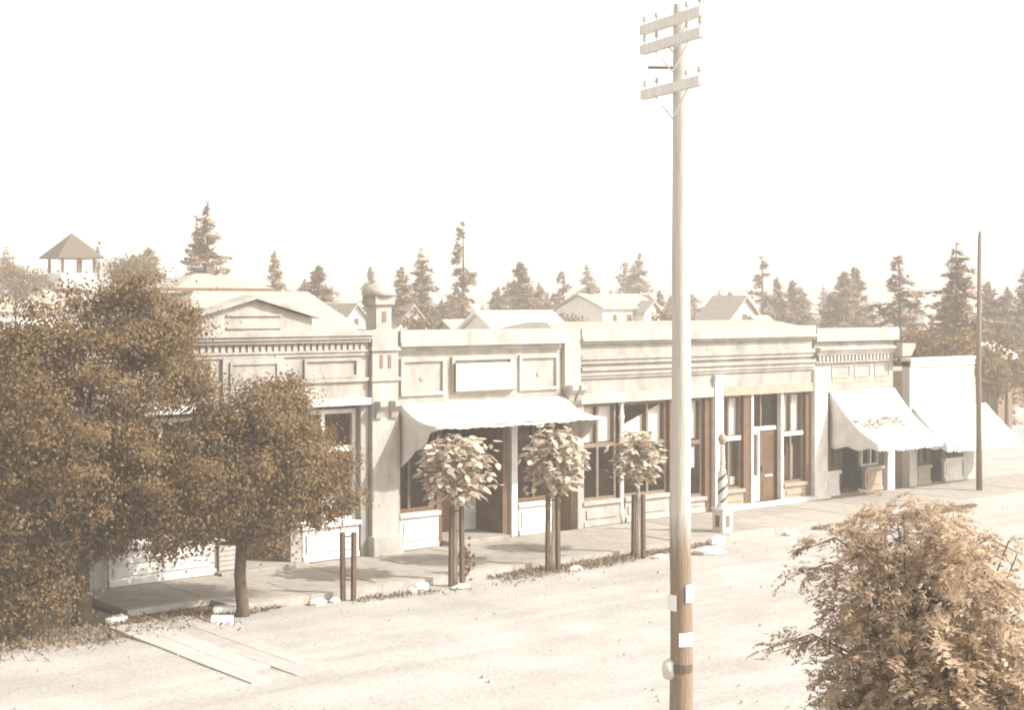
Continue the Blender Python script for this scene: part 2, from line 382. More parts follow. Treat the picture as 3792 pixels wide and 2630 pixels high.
# ------------------------------------------------------------------ left shop: plaster front with gabled parapet
A = thing('shop_building', 'cream plaster shop with gabled parapet tablet behind the two big trees', 'shop', (16.5, FRONT, 0), 'shops in the row across the street')
ax0, ax1 = 10.2, 20.42
mb = MB()
mb.box(ax0, ax1, FRONT, FRONT + .35, 3.78, 5.30)                     # wall above the shop windows
for (a, b) in ((ax0, 11.0), (13.35, 13.75), (16.40, 16.78), (18.26, 18.55), (20.20, ax1)): mb.box(a, b, FRONT, FRONT + .35, WALK - .1, 3.78)
mb.box(ax0, ax0 + .3, FRONT + .35, FRONT + 17, 0, 5.3); mb.box(ax0 + .3, ax1, FRONT + 16.7, FRONT + 17, 0, 5.2)
mb.obj('wall', M['stucco'], A)
BX('roof', ax0 + .3, ax1, FRONT + .35, FRONT + 16.7, 4.75, 4.85, M['roof_flat'], A)
# stepped cornice with dentils
mb = MB(); y = FRONT
for (z0, z1, d) in ((4.98, 5.07, .05), (5.07, 5.12, .09), (5.30, 5.38, .12), (5.38, 5.46, .18), (5.46, 5.58, .23)):
    mb.box(ax0, ax1 - .004, y - d, y + .3, z0, z1)
co = mb.obj('cornice', M['stucco'], A, bevel=.006)
dm = MB().box(0, .095, -.045, 0.01, 0, .15).mesh('dentil'); dm.materials.append(M['stucco'])
k = 0
while 13.2 + k * .17 < ax1 - .15:
    o = inst('dentil', dm, A, (13.2 + k * .17 - A.location.x, 0, 5.125)); k += 1
# gabled parapet
gz = 5.58
mb = MB().prism([(15.80, FRONT - .06, gz), (18.80, FRONT - .06, gz), (18.80, FRONT - .06, 5.87), (17.25, FRONT - .06, 6.32), (15.80, FRONT - .06, 5.89)], (0, .4, 0))
gp = mb.obj('gable_parapet', M['stucco'], A)
mb = MB()
for (xa, za, xb, zb) in ((15.68, 5.90, 17.25, 6.33), (18.92, 5.88, 17.25, 6.33)):
    mb.hexa([(xa, FRONT - .22, za), (xb, FRONT - .22, zb), (xb, FRONT + .38, zb), (xa, FRONT + .38, za), (xa, FRONT - .22, za + .09), (xb, FRONT - .22, zb + .09), (xb, FRONT + .38, zb + .09), (xa, FRONT + .38, za + .09)])
mb.obj('gable_coping', M['stucco'], gp)
mb = MB().box(16.55, 17.96, FRONT - .11, FRONT - .06, 5.66, 5.70); mb.box(16.55, 17.96, FRONT - .11, FRONT - .06, 5.94, 5.98)
mb.obj('tablet_moulding', M['stucco'], gp)
# centre bay proud of the wall, panels and belt course
BX('centre_bay', 16.45, 18.03, FRONT - .09, FRONT - .002, 3.86, 4.975, M['stucco'], A, .01)
panel(A, 16.62, 17.88, 4.10, 4.90, FRONT - .09, M['stucco'], .06)
panel(A, 18.60, 20.10, 4.46, 4.92, FRONT, M['stucco'], .06, .06)
panel(A, 13.9, 16.2, 4.46, 4.92, FRONT, M['stucco'], .06, .06)
mb = MB(); mb.box(18.04, 20.40, FRONT - .07, FRONT - .003, 4.36, 4.45); mb.box(ax0, 16.44, FRONT - .07, FRONT - .003, 4.36, 4.45); mb.obj('belt_course', M['stucco'], A)
BX('lintel', 13.4, 20.40, FRONT - .16, FRONT + .1, 3.80, 3.96, M['white'], A, .01)
room(A, 10.5, 20.3, 3.7)
storefront(A, 18.58, 20.18, 1.02, 3.70, FRONT + .18, [19.25], [2.75], 'white', .10)
storefront(A, 13.78, 16.38, 1.02, 3.70, FRONT + .18, [15.05], [2.75], 'white', .10)
storefront(A, 11.02, 13.33, 1.02, 3.70, FRONT + .18, [12.1], [2.75], 'white', .10)
bulkhead(A, 18.60, 20.18, 1.03); bulkhead(A, 13.80, 16.38, 1.03, 'white', 2); bulkhead(A, 11.05, 13.3, 1.03)
# curtain seen in the right hand window
mb = MB()
for k in range(9): mb.box(19.30 + k * .095, 19.38 + k * .095, FRONT + .52 + .03 * (k % 2), FRONT + .55 + .03 * (k % 2), 1.05, 1.75 + .12 * math.sin(k * 1.3))
mb.obj('curtain', M['blind'], A)
dr = BX('door', 17.30, 18.2, FRONT + .95, FRONT + 1.0, .22, 2.35, M['dark_paint'], A)
BX('handle', 17.36, 17.40, FRONT + .90, FRONT + .95, 1.1, 1.22, M['metal'], dr)
BX('kick_plate', 17.42, 18.1, FRONT + .93, FRONT + .949, .35, .62, M['mid_paint'], dr)
BX('doorway_side', 16.80, 16.84, FRONT + .2, FRONT + 1.1, .2, 3.7, M['mid_paint'], A)
BX('transom', 16.86, 18.24, FRONT + .96, FRONT + .99, 2.45, 3.68, M['glass'], A)
BX('step', 16.30, 18.56, FRONT - .32, FRONT + 1.1, WALK - .1, .22, M['concrete'], A, .02)
# rusticated brick pier beside the door
bm_ = MB().box(0, .42, -.05, 0.0, 0, .095).mesh('brick'); bm_.materials.append(M['brick'])
for k in range(13):
    inst('brick', bm_, A, (16.38 - A.location.x, random.uniform(-.012, .0), .24 + k * .108))

# ------------------------------------------------------------------ corner pier with bulbous turret
T = thing('turret_pier', 'pale square pier topped by a small domed turret', 'turret', (20.83, FRONT, 0))
tx0, tx1 = 20.44, 21.20
mb = MB(); mb.box(tx0, tx1, FRONT - .14, FRONT + .5, WALK - .1, 5.60); mb.obj('pier', M['stucco_b'], T, bevel=.012)
BX('base', tx0 - .05, tx1 + .08, FRONT - .28, FRONT + .1, WALK - .1, .62, M['stucco_b'], T, .03)
BX('band', tx0 - .05, tx1 + .05, FRONT - .20, FRONT + .52, 5.08, 5.18, M['stucco_b'], T, .006); BX('band', tx0 - .04, tx1 + .04, FRONT - .19, FRONT + .51, 4.35, 4.44, M['stucco_b'], T, .006)
for (xa, xb) in ((20.66, 20.74), (20.90, 20.98)): BX('slot', xa, xb, FRONT - .155, FRONT - .135, 4.66, 4.98, M['mid_paint'], T)
def bracket(parent, x, z, m):
    return MB().prism([(x, FRONT - .14, z + .42), (x, FRONT - .40, z + .42), (x, FRONT - .40, z + .30), (x, FRONT - .26, z + .16), (x, FRONT - .20, z), (x, FRONT - .14, z)], (.20, 0, 0)).obj('bracket', m, parent)
bracket(T, 20.50, 3.45, M['stucco_b']); bracket(T, 20.94, 3.45, M['stucco_b'])
tcx, tcy = 20.80, FRONT + .12
sh = MB().box(tcx - .22, tcx + .22, tcy - .22, tcy + .22, 5.60, 6.16).obj('shaft', M['stucco_b'], T)
BX('niche', tcx - .05, tcx + .07, tcy - .232, tcy - .222, 5.78, 6.04, M['mid_paint'], sh)
def sq(z, h): return [(tcx - h, tcy - h, z), (tcx + h, tcy - h, z), (tcx + h, tcy + h, z), (tcx - h, tcy + h, z)]
mb = MB(); mb.hexa(sq(6.16, .23) + sq(6.20, .30)); mb.hexa(sq(6.203, .285) + sq(6.40, .285)); mb.obj('collar', M['stucco'], T)
mb = MB(); prof = [(6.403, .35), (6.47, .36), (6.56, .335), (6.63, .26), (6.68, .16), (6.71, .05)]
mb.lathe([(r_ * 1.06, z_) for r_, z_ in [(.36, 6.403), (.385, 6.44), (.39, 6.49), (.365, 6.56), (.30, 6.63), (.20, 6.69), (.10, 6.73), (.04, 6.76)]], tcx, tcy, 24)
mb.obj('dome', M['stucco'], T, True)

# ------------------------------------------------------------------ middle shop with the signboard
B = thing('shop_building', 'pale shop with three parapet panels above a broad white awning', 'shop', (23.9, FRONT, 0), 'shops in the row across the street')
bx0, bx1 = 21.23, 26.60
mb = MB(); mb.box(bx0, bx1, FRONT, FRONT + .35, 3.72, 5.05)
mb.box(bx0, bx0 + .12, FRONT, FRONT + .3, WALK - .1, 3.72)
mb.obj('wall', M['stucco'], B); BX('rear_wall', bx0, bx1, FRONT + 16.7, FRONT + 17, 0, 5.2, M['stucco'], B)
BX('roof', bx0, bx1, FRONT + .35, FRONT + 16.7, 4.75, 4.85, M['roof_flat'], B)
mb = MB(); mb.box(bx0, bx1, FRONT - .03, FRONT + .3, 5.05, 5.17); mb.box(bx0, bx1, FRONT - .24, FRONT + .34, 5.17, 5.26); mb.box(bx0, bx1, FRONT - .20, FRONT + .32, 5.26, 5.56)
mb.obj('cornice', M['stucco_b'], B, bevel=.008)
for (a, b) in ((21.34, 22.70), (22.90, 24.88), (25.10, 26.45)): panel(B, a, b, 3.95, 4.88, FRONT, M['stucco_b'], .09, .07)
for x in (22.0, 25.78):
    rs = MB(); rs.tube([(x, FRONT - .03, 4.36), (x, FRONT + .005, 4.36)], [.05, .09], 10); rs.obj('rosette', M['stucco'], B)
room(B, 21.36, 26.5, 3.6)
bulkhead(B, 21.38, 22.55, 1.05, 'white', 1); bulkhead(B, 25.15, 26.5, 1.0, 'white', 1)
storefront(B, 21.38, 22.55, 1.06, 3.6, FRONT + .2, [21.76], [2.7], 'dark_paint', .08)
storefront(B, 25.15, 26.5, 1.02, 3.6, FRONT + .2, [25.8], [2.7], 'dark_paint', .08)
BX('doorway_side', 22.57, 22.74, FRONT + .15, FRONT + 1.3, WALK, 3.6, M['dark_paint'], B)
BX('doorway_side', 24.66, 24.82, FRONT + .1, FRONT + 1.3, WALK, 3.6, M['dark_paint'], B)
BX('post', 24.90, 25.10, FRONT + .02, FRONT + .22, WALK, 3.7, M['white'], B, .01)
dr = BX('door', 23.15, 23.9, FRONT + 1.2, FRONT + 1.26, .26, 2.4, M['dark_paint'], B)
BX('handle', 23.2, 23.24, FRONT + 1.14, FRONT + 1.2, 1.15, 1.3, M['metal'], dr)
d2 = BX('door', 23.92, 24.64, FRONT + 1.2, FRONT + 1.26, .26, 2.4, M['white'], B)
BX('pane', 24.02, 24.54, FRONT + 1.185, FRONT + 1.199, 1.2, 2.3, M['dark_paint'], d2)
BX('step', 22.76, 24.65, FRONT - .25, FRONT + 1.3, WALK - .05, .26, M['concrete'], B, .02)
# hanging pilaster right of the awning
mb = MB(); mb.box(26.62, 27.18, FRONT - .12, FRONT + .3, 3.95, 5.56); mb.prism([(26.66, FRONT - .12, 3.95), (26.66, FRONT - .12, 3.55), (26.66, FRONT + .1, 3.35), (26.66, FRONT + .1, 3.95)], (.48, 0, 0))
pl = mb.obj('pilaster', M['stucco_b'], B, bevel=.01)
bracket(B, 26.66, 3.62, M['stucco_b']); bracket(B, 26.96, 3.62, M['stucco_b'])
sg = thing('signboard', 'blank white signboard on the parapet over the broad awning', 'sign', (23.9, FRONT - .1, 4.05))
BX('board', 22.98, 24.86, FRONT - .135, FRONT - .085, 4.02, 4.70, M['board'], sg, .008)
mb = MB(); mb.box(22.94, 22.978, FRONT - .15, FRONT - .075, 4.02, 4.72); mb.box(22.94, 24.90, FRONT - .15, FRONT - .075, 3.98, 4.018); mb.obj('shadow_edge', M['mid_paint'], sg)  # brown strips left and below imitate the shadow the board casts

# ------------------------------------------------------------------ long shop block with the barber's premises
D = thing('shop_building', 'long shop with banded cornice and tall windows with white blinds', 'shop', (32.0, FRONT, 0), 'shops in the row across the street')
dx0, dx1 = 27.20, 36.92
mb = MB(); mb.box(dx0, dx1, FRONT, FRONT + .35, 3.60, 5.12)
mb.box(27.20, 27.42, FRONT + .02, FRONT + .3, WALK - .1, 3.60)
mb.obj('wall', M['stucco'], D); BX('rear_wall', dx0, dx1, FRONT + 16.7, FRONT + 17, 0, 5.2, M['stucco'], D)
BX('roof', dx0, dx1, FRONT + .35, FRONT + 16.7, 4.75, 4.85, M['roof_flat'], D)
mb = MB(); mb.box(dx0, dx1, FRONT - .10, FRONT + .3, 5.12, 5.20); mb.box(dx0, dx1, FRONT - .20, FRONT + .34, 5.20, 5.28); mb.box(dx0, dx1, FRONT - .15, FRONT + .3, 5.28, 5.54)
mb.obj('cornice', M['stucco_b'], D, bevel=.006)
for (z0, z1, d) in ((4.70, 4.82, .13), (4.58, 4.70, .08), (4.40, 4.50, .16), (4.26, 4.40, .10), (4.18, 4.26, .06)):
    BX('belt_course', dx0, dx1, FRONT - d, FRONT - .002, z0, z1 - .003, M['stucco'], D, .006)
BX('lintel', 27.25, 32.44, FRONT - .07, FRONT + .05, 3.50, 3.78, M['stucco_b'], D, .006)
BX('lintel', 32.84, 36.90, FRONT - .07, FRONT + .05, 3.50, 3.78, M['house_tan'], D, .006)
for (a, b) in ((30.72, 31.06), (32.18, 32.44), (33.84, 34.10), (36.68, 36.92)): BX('timber_pier', a, b, FRONT + .05, FRONT + .3, WALK - .1, 3.595, M['dark_paint'], D, .008)
room(D, 27.3, 32.3, 3.5); room(D, 32.6, 36.8, 3.5)
w1 = storefront(D, 27.44, 28.74, .84, 3.48, FRONT + .16, [28.05], [2.34], 'mid_paint', .08)
blind(w1, 27.52, 28.02, 2.42, 3.44, FRONT + .32); blind(w1, 28.10, 28.68, 2.42, 3.44, FRONT + .32)
w2 = storefront(D, 28.98, 30.70, .84, 3.48, FRONT + .16, [29.95], [2.30], 'mid_paint', .08)
b_ = MB().prism([(29.06, FRONT + .32, 2.36), (29.90, FRONT + .32, 2.36), (29.90, FRONT + .32, 3.10), (29.06, FRONT + .32, 2.80)], (0, .02, 0)).obj('blind', M['blind'], w2)  # slanted top puts the diagonal edge of light into the blind's shape
b_ = MB().prism([(30.0, FRONT + .32, 2.36), (30.60, FRONT + .32, 2.36), (30.60, FRONT + .32, 3.36), (30.0, FRONT + .32, 3.14)], (0, .02, 0)).obj('blind', M['blind'], w2)  # slant carried on: sunlit part shaped, shaded part left out
BX('shop_card', 29.0, 29.55, FRONT + .31, FRONT + .33, 1.72, 2.0, M['board'], w2)
BX('shop_card', 30.1, 30.55, FRONT + .31, FRONT + .33, 1.65, 2.05, M['board'], w2)
w3 = storefront(D, 31.08, 32.16, .62, 3.48, FRONT + .16, [], [2.20], 'mid_paint', .08)
blind(w3, 31.16, 32.06, 2.30, 3.42, FRONT + .32)
BX('shop_card', 31.40, 32.02, FRONT + .31, FRONT + .33, 1.45, 2.08, M['board'], w3)
bulkhead(D, 27.42, 28.76, .84, 'stucco_b'); bulkhead(D, 28.98, 30.70, .84, 'stucco_b'); bulkhead(D, 31.08, 32.16, .62, 'stucco_b')
# turned iron column between the first two windows
MB().lathe([(.10, WALK), (.10, .5), (.06, .56), (.06, 2.5), (.09, 2.56), (.06, 2.64), (.07, 3.0), (.10, 3.1), (.06, 3.16), (.06, 3.40), (.11, 3.48)], 28.86, FRONT + .08, 12).obj('column', M['white'], D, True)
BX('pilaster', 32.46, 32.80, FRONT - .10, FRONT + .3, WALK - .1, 4.02, M['white'], D, .01)
BX('pilaster_cap', 32.43, 32.84, FRONT - .14, FRONT + .05, 4.022, 4.14, M['white'], D, .008)
BX('pilaster', 36.93, 37.56, FRONT - .10, FRONT + .3, WALK - .1, 4.17, M['white'], D, .01)
w4 = storefront(D, 32.84, 33.82, .72, 3.48, FRONT + .16, [33.30], [2.22], 'mid_paint', .06)
BX('transom_bar', 32.86, 33.80, FRONT + .12, FRONT + .158, 2.16, 2.29, M['white'], w4)
blind(w4, 32.90, 33.27, 2.30, 3.40, FRONT + .30); blind(w4, 33.34, 33.76, 2.30, 3.40, FRONT + .30)
BX('shop_card', 33.52, 33.74, FRONT + .31, FRONT + .33, .82, 1.06, M['board'], w4)
mb = MB(); mb.box(33.50, 33.72, FRONT + .42, FRONT + .44, .8, 2.1); mb.obj('curtain', M['house_tan'], w4)
bulkhead(D, 32.84, 33.82, .72, 'house_tan')
BX('post', 34.16, 34.27, FRONT + .03, FRONT + .2, WALK, 3.5, M['white'], D, .01)
sd = storefront(D, 34.28, 34.72, .95, 2.36, FRONT + .20, [], [], 'white', .08, 'sidelight')
BX('sidelight_panel', 34.28, 34.72, FRONT + .20, FRONT + .30, .25, .945, M['white'], D, .01)
BX('transom_bar', 34.28, 35.45, FRONT + .17, FRONT + .30, 2.38, 2.50, M['white'], D, .008)
BX('transom', 34.30, 35.45, FRONT + .24, FRONT + .255, 2.51, 3.5, M['glass'], D)
BX('mullion', 34.74, 34.80, FRONT + .20, FRONT + .28, 2.51, 3.5, M['mid_paint'], D)
dr = BX('door', 34.76, 35.44, FRONT + .22, FRONT + .27, .25, 2.36, M['dark_paint'], D)
BX('pane', 34.86, 35.34, FRONT + .205, FRONT + .219, 1.08, 2.24, M['glass'], dr)
BX('kick_plate', 34.86, 35.34, FRONT + .205, FRONT + .219, .36, .92, M['dark_paint'], dr)
BX('letter_plate', 34.95, 35.28, FRONT + .19, FRONT + .204, .97, 1.03, M['white'], dr)
BX('handle', 34.80, 34.84, FRONT + .16, FRONT + .215, 1.15, 1.3, M['metal'], dr)
BX('post', 35.50, 35.62, FRONT + .03, FRONT + .2, WALK, 3.5, M['white'], D, .01)
w5 = storefront(D, 35.64, 36.66, .72, 3.48, FRONT + .16, [36.10], [2.22], 'mid_paint', .06)
BX('transom_bar', 35.66, 36.64, FRONT + .12, FRONT + .158, 2.16, 2.29, M['white'], w5)
blind(w5, 35.70, 36.07, 2.30, 3.40, FRONT + .30); blind(w5, 36.14, 36.58, 2.30, 3.40, FRONT + .30)
BX('curtain', 35.72, 36.05, FRONT + .32, FRONT + .34, .80, 1.55, M['house_tan'], w5)
BX('curtain', 36.15, 36.42, FRONT + .36, FRONT + .38, .80, 1.85, M['house_tan'], w5)
bulkhead(D, 35.64, 36.66, .72, 'house_tan')
BX('threshold', 32.84, 37.6, FRONT - .20, FRONT + .02, WALK - .1, .26, M['white'], D, .012)

# ------------------------------------------------------------------ end shop with dentil cornice and lettered awning
E = thing('shop_building', 'end shop with toothed cornice over the lettered awning', 'shop', (39.2, FRONT, 0), 'shops in the row across the street')
ex0, ex1 = 37.0, 41.0
mb = MB(); mb.box(37.57, ex1, FRONT, FRONT + .35, 3.40, 4.18); mb.box(ex0 + .003, ex1, FRONT + .003, FRONT + .35, 4.18, 5.0)
mb.box(40.55, ex1, FRONT, FRONT + .35, WALK - .1, 3.40); mb.box(ex1 - .3, ex1, FRONT + .35, FRONT + 17, 0, 5.0); mb.box(ex0, ex1 - .3, FRONT + 16.7, FRONT + 17, 0, 5.0)
mb.obj('wall', M['stucco'], E)
BX('roof', ex0, ex1 - .3, FRONT + .35, FRONT + 16.7, 4.75, 4.85, M['roof_flat'], E)
mb = MB()
for (z0, z1, d) in ((4.36, 4.42, .10), (4.60, 4.68, .16), (4.68, 4.76, .21), (4.76, 4.84, .27), (5.03, 5.44, .14)): mb.box(ex0, ex1 + .02 + d, FRONT - d, FRONT + .3, z0, z1)
mb.obj('cornice', M['stucco_b'], E, bevel=.006)
mb = MB().prism([(ex1 - .1, FRONT - .45, 4.92), (ex1 + .6, FRONT - .45, 4.92), (ex1 + .6, FRONT - .45, 4.80), (ex1 + .35, FRONT - .45, 4.50), (ex1 - .1, FRONT - .45, 4.50)], (0, .3, 0)); mb.obj('cornice_end', M['stucco'], E)
dm2 = MB().box(0, .09, -.14, 0.0, 0, .15).mesh('dentil'); dm2.materials.append(M['stucco_b'])
for k in range(21): inst('dentil', dm2, E, (37.1 + k * .18 - E.location.x, 0, 4.43))
for (a, b) in ((37.85, 38.75), (38.98, 39.78), (40.02, 40.78)):
    panel(E, a, b, 3.88, 4.26, FRONT, M['stucco_b'], .03, .03)
    BX('sunk_panel', a + .03, b - .03, FRONT - .012, FRONT + .01, 3.70, 3.86, M['house_tan'], E)
room(E, 37.2, 40.7, 3.3)
bulkhead(E, 37.62, 38.3, .95, 'white'); bulkhead(E, 39.6, 40.5, .95, 'house_tan')
storefront(E, 37.62, 38.3, .96, 3.3, FRONT + .2, [38.0], [], 'dark_paint', .07)
storefront(E, 39.6, 40.5, .96, 3.3, FRONT + .2, [40.1], [], 'white', .07)
dr = BX('door', 38.5, 39.4, FRONT + .8, FRONT + .85, .2, 2.4, M['dark_paint'], E)
BX('handle', 38.55, 38.6, FRONT + .75, FRONT + .8, 1.1, 1.25, M['metal'], dr)
BX('pilaster', 40.62, 41.0, FRONT - .08, FRONT - .002, WALK - .1, 3.4, M['white'], E, .01)
# low pale loft seen above the parapet of the last two shops
LF = thing('roof_loft', 'low pale shingled loft roof rising behind the end shops', 'roof', (36.5, FRONT + 6, 4.85))
mb = MB().box(30.5, 43.2, FRONT + 4.2, FRONT + 9, 4.86, 5.10); mb.obj('wall', M['house_tan'], LF)
mb = MB().hexa([(30.2, FRONT + 3.9, 5.11), (43.5, FRONT + 3.9, 5.11), (43.5, FRONT + 9.2, 5.11), (30.2, FRONT + 9.2, 5.11), (31.2, FRONT + 6, 5.62), (41.9, FRONT + 6, 5.62), (41.9, FRONT + 7, 5.62), (31.2, FRONT + 7, 5.62)])
mb.obj('roof', M['roof_pale'], LF)

# ------------------------------------------------------------------ plain false-front shop at the right
F = thing('shop_building', 'plain white false front shop beyond the alley at right', 'shop', (44, FRONT, 0), 'shops in the row across the street')
mb = MB(); mb.box(41.90, 45.57, FRONT, FRONT + .3, 2.6, 4.30); mb.box(41.90, 42.3, FRONT, FRONT + .3, 0, 2.6); mb.box(44.95, 45.57, FRONT, FRONT + .3, 0, 2.6)
mb.obj('wall', M['false_front'], F)
mb = MB().box(41.9, 42.15, FRONT + .3, FRONT + 15, 0, 3.8); mb.box(45.3, 45.57, FRONT + .3, FRONT + 15, 0, 3.8); mb.obj('side_wall', M['house_tan'], F)
mb = MB(); mb.box(41.85, 45.62, FRONT - .10, FRONT + .32, 4.30, 4.40); mb.box(41.9, 45.57, FRONT - .04, FRONT + .3, 4.12, 4.296); mb.obj('coping', M['white'], F)
mb = MB().hexa([(41.9, FRONT + .3, 3.8), (45.57, FRONT + .3, 3.8), (45.57, FRONT + 15, 3.8), (41.9, FRONT + 15, 3.8), (41.9, FRONT + .3, 3.95), (45.57, FRONT + .3, 3.95), (45.57, FRONT + 15, 3.85), (41.9, FRONT + 15, 3.85)]); mb.obj('roof', M['roof_flat'], F)
room(F, 42.3, 44.95, 2.6, 4)
bulkhead(F, 43.9, 44.95, .95, 'white'); bulkhead(F, 42.32, 43.1, .8, 'house_tan')
storefront(F, 43.9, 44.95, .96, 2.55, FRONT + .15, [44.4], [], 'dark_paint', .07); storefront(F, 42.32, 43.1, .82, 2.55, FRONT + .15, [], [], 'dark_paint', .07)
BX('door', 43.2, 43.8, FRONT + .5, FRONT + .55, .15, 2.3, M['dark_paint'], F)

# ------------------------------------------------------------------ awnings (cloth grids with sag, scallops and side flaps)
def awning(label, x0, x1, ztop, yfront, zfront, sag, valance, flap_z, scallop=.16, name='awning', left_shift=0.0):
    root = thing(name, label, 'awning', ((x0 + x1) / 2, FRONT, ztop), 'awnings over the pavement')
    nu, nv = 40, 14; yw = FRONT - .05
    def P(u, v):
        x = x0 + (x1 - x0) * u; y = yw + (yfront - yw) * v
        z = ztop + (zfront - ztop) * v - sag * math.sin(math.pi * v) * (1 + .15 * math.sin(u * 9))
        z -= .03 * math.sin(math.pi * u) * v + .012 * math.sin(u * 31 + v * 3) * v
        return (x, y, z)
    mb = MB()
    for i in range(nu + 1):
        for j in range(nv + 1): mb.v.append(P(i / nu, j / nv))
    for i in range(nu):
        for j in range(nv):
            a = i * (nv + 1) + j; mb.f.append((a, a + 1, a + nv + 2, a + nv + 1))
    c = mb.obj('canopy', M['canvas'], root, True)
    so_ = c.modifiers.new('cloth', 'SOLIDIFY'); so_.thickness = .006
    # scalloped valance
    ns = max(6, int((x1 - x0) / scallop)); mb = MB()
    for k in range(ns):
        for q in range(4):
            ua, ub = (k + q / 4) / ns, (k + (q + 1) / 4) / ns
            za = valance * (.72 + .28 * math.sin(math.pi * q / 4)); zb = valance * (.72 + .28 * math.sin(math.pi * (q + 1) / 4))
            p, r = P(ua, 1), P(ub, 1)
            mb.poly([(p[0], p[1] - .004, p[2]), (r[0], r[1] - .004, r[2]), (r[0], r[1] - .006 + .02 * math.sin(ub * 40), r[2] - zb), (p[0], p[1] - .006 + .02 * math.sin(ua * 40), p[2] - za)])
    vl = mb.obj('valance', M['canvas'], root); vl.modifiers.new('cloth', 'SOLIDIFY').thickness = .005
    # side flaps: cloth between wall, canopy edge and a sagging lower edge
    for side, u in ((-1, 0), (1, 1)):
        mb = MB(); n = 12; m_rows = 8
        for j in range(n + 1):
            t = P(u, j / n); zl = flap_z + (zfront - valance * .8 - flap_z) * (j / n) ** 1.1 - .05 * math.sin(j * 1.1)
            for q in range(m_rows + 1):
                w = q / m_rows
                mb.v.append((t[0] + .05 * math.sin(j * 1.4 + q * .3) * w, t[1], t[2] + (min(zl, t[2] - .02) - t[2]) * w))
        for j in range(n):
            for q in range(m_rows):
                a = j * (m_rows + 1) + q; mb.f.append((a, a + 1, a + m_rows + 2, a + m_rows + 1))
        fl = mb.obj('side_flap', M['canvas'], root, True); fl.modifiers.new('cloth', 'SOLIDIFY').thickness = .005
    # iron frame
    mb = MB(); mb.tube([(x0, yfront + .02, zfront - .02), (x1, yfront + .02, zfront - .02)], .018, 6)
    for x in (x0 + .05, x1 - .05): mb.tube([(x, yw, zfront - .25), (x, yfront + .02, zfront - .03)], .015, 6)
    mb.obj('frame', M['metal'], root)
    return root, P
awB, _ = awning('broad white canvas awning with scalloped edge over the middle shop', 21.30, 26.60, 3.76, 28.80, 3.30, .13, .07, 2.20, .26)
awE, PE = awning('steep white awning with faded lettering over the end shop', 37.70, 41.0, 3.46, 28.45, 1.92, .22, .22, 1.72)
awF, _ = awning('plain white awning over the false front shop at far right', 42.02, 46.2, 2.75, 29.0, 1.62, .06, .26, 1.55)
# faded lettering on the sloping canvas
word = 'THEATRE'
cu = bpy.data.curves.new('lettering', 'FONT'); cu.body = word; cu.offset = .016; cu.size = .52; cu.align_x = 'CENTER'; cu.extrude = 0.0; cu.space_character = 1.25
tmp = bpy.data.objects.new('tmp_text', cu); C.objects.link(tmp)
dg = bpy.context.evaluated_depsgraph_get(); tme = bpy.data.meshes.new_from_object(tmp.evaluated_get(dg)); bpy.data.objects.remove(tmp)
for v in tme.vertices:
    u = .38 + v.co.x / 3.6; w = .52 - (v.co.y - .15) / 2.3
    p = PE(max(0, min(1, u)), max(0, min(1, w))); v.co = (p[0] - awE.location.x, p[1] - .05 - FRONT, p[2] + .05 - awE.location.z)
tme.materials.clear(); tme.materials.append(M['letter'])
mesh_obj('lettering', tme, awE)

# ------------------------------------------------------------------ barber pole on its pedestal
bp_ = thing('barber_pole', 'striped barber pole on a white square pedestal at the kerb', 'barber pole', (29.75, 27.55, WALK))
px_, py_ = 29.80, 27.55
mb = MB().box(px_ - .19, px_ + .19, py_ - .19, py_ + .19, WALK - .02, .74); pd = mb.obj('pedestal', M['white'], bp_, bevel=.01)
BX('pedestal_cap', px_ - .23, px_ + .23, py_ - .23, py_ + .23, .742, .80, M['white'], bp_, .01)
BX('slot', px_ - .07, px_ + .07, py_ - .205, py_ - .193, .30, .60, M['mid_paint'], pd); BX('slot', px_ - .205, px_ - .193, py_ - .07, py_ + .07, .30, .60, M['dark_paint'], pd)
prof = [(.15, .80), (.15, .86), (.115, .92), (.125, 1.1), (.13, 1.5), (.11, 1.72), (.08, 1.80), (.07, 1.84)]
MB().lathe(prof, px_, py_, 18).obj('shaft', M['white'], bp_, True)
prof2 = [(.065, 1.84), (.08, 1.90), (.062, 1.76), (.078, 2.02), (.06, 2.08), (.075, 2.15), (.058, 2.21), (.072, 2.28), (.055, 2.34), (.068, 2.41), (.05, 2.47)]
MB().lathe(prof2, px_, py_, 14).obj('turned_neck', M['white'], bp_, True)
prof3 = [(.05, 2.47), (.10, 2.53), (.125, 2.62), (.10, 2.70), (.04, 2.76), (.01, 2.80)]
MB().lathe(prof3, px_, py_, 14).obj('ball', M['house_tan'], bp_, True)
def rad_at(z):
    for (r0, z0), (r1, z1) in zip(prof[:-1], prof[1:]):
        if z0 <= z <= z1: return r0 + (r1 - r0) * (z - z0) / (z1 - z0)
    return .1
for k in range(2):
    mb = MB(); nseg = 46; ns_ = 6
    for i in range(nseg + 1):
        t = i / nseg; z = .94 + t * .80; th = k * math.pi + t * 2 * math.pi * 1.25; r = rad_at(z) + .006
        for q in range(ns_ + 1): mb.v.append((px_ + r * math.cos(th + .9 * q / ns_), py_ + r * math.sin(th + .9 * q / ns_), z))
    for i in range(nseg):
        for q in range(ns_):
            a = i * (ns_ + 1) + q; mb.f.append((a, a + 1, a + ns_ + 2, a + ns_ + 1))
    mb.obj('stripe', M['dark_paint'], bp_)

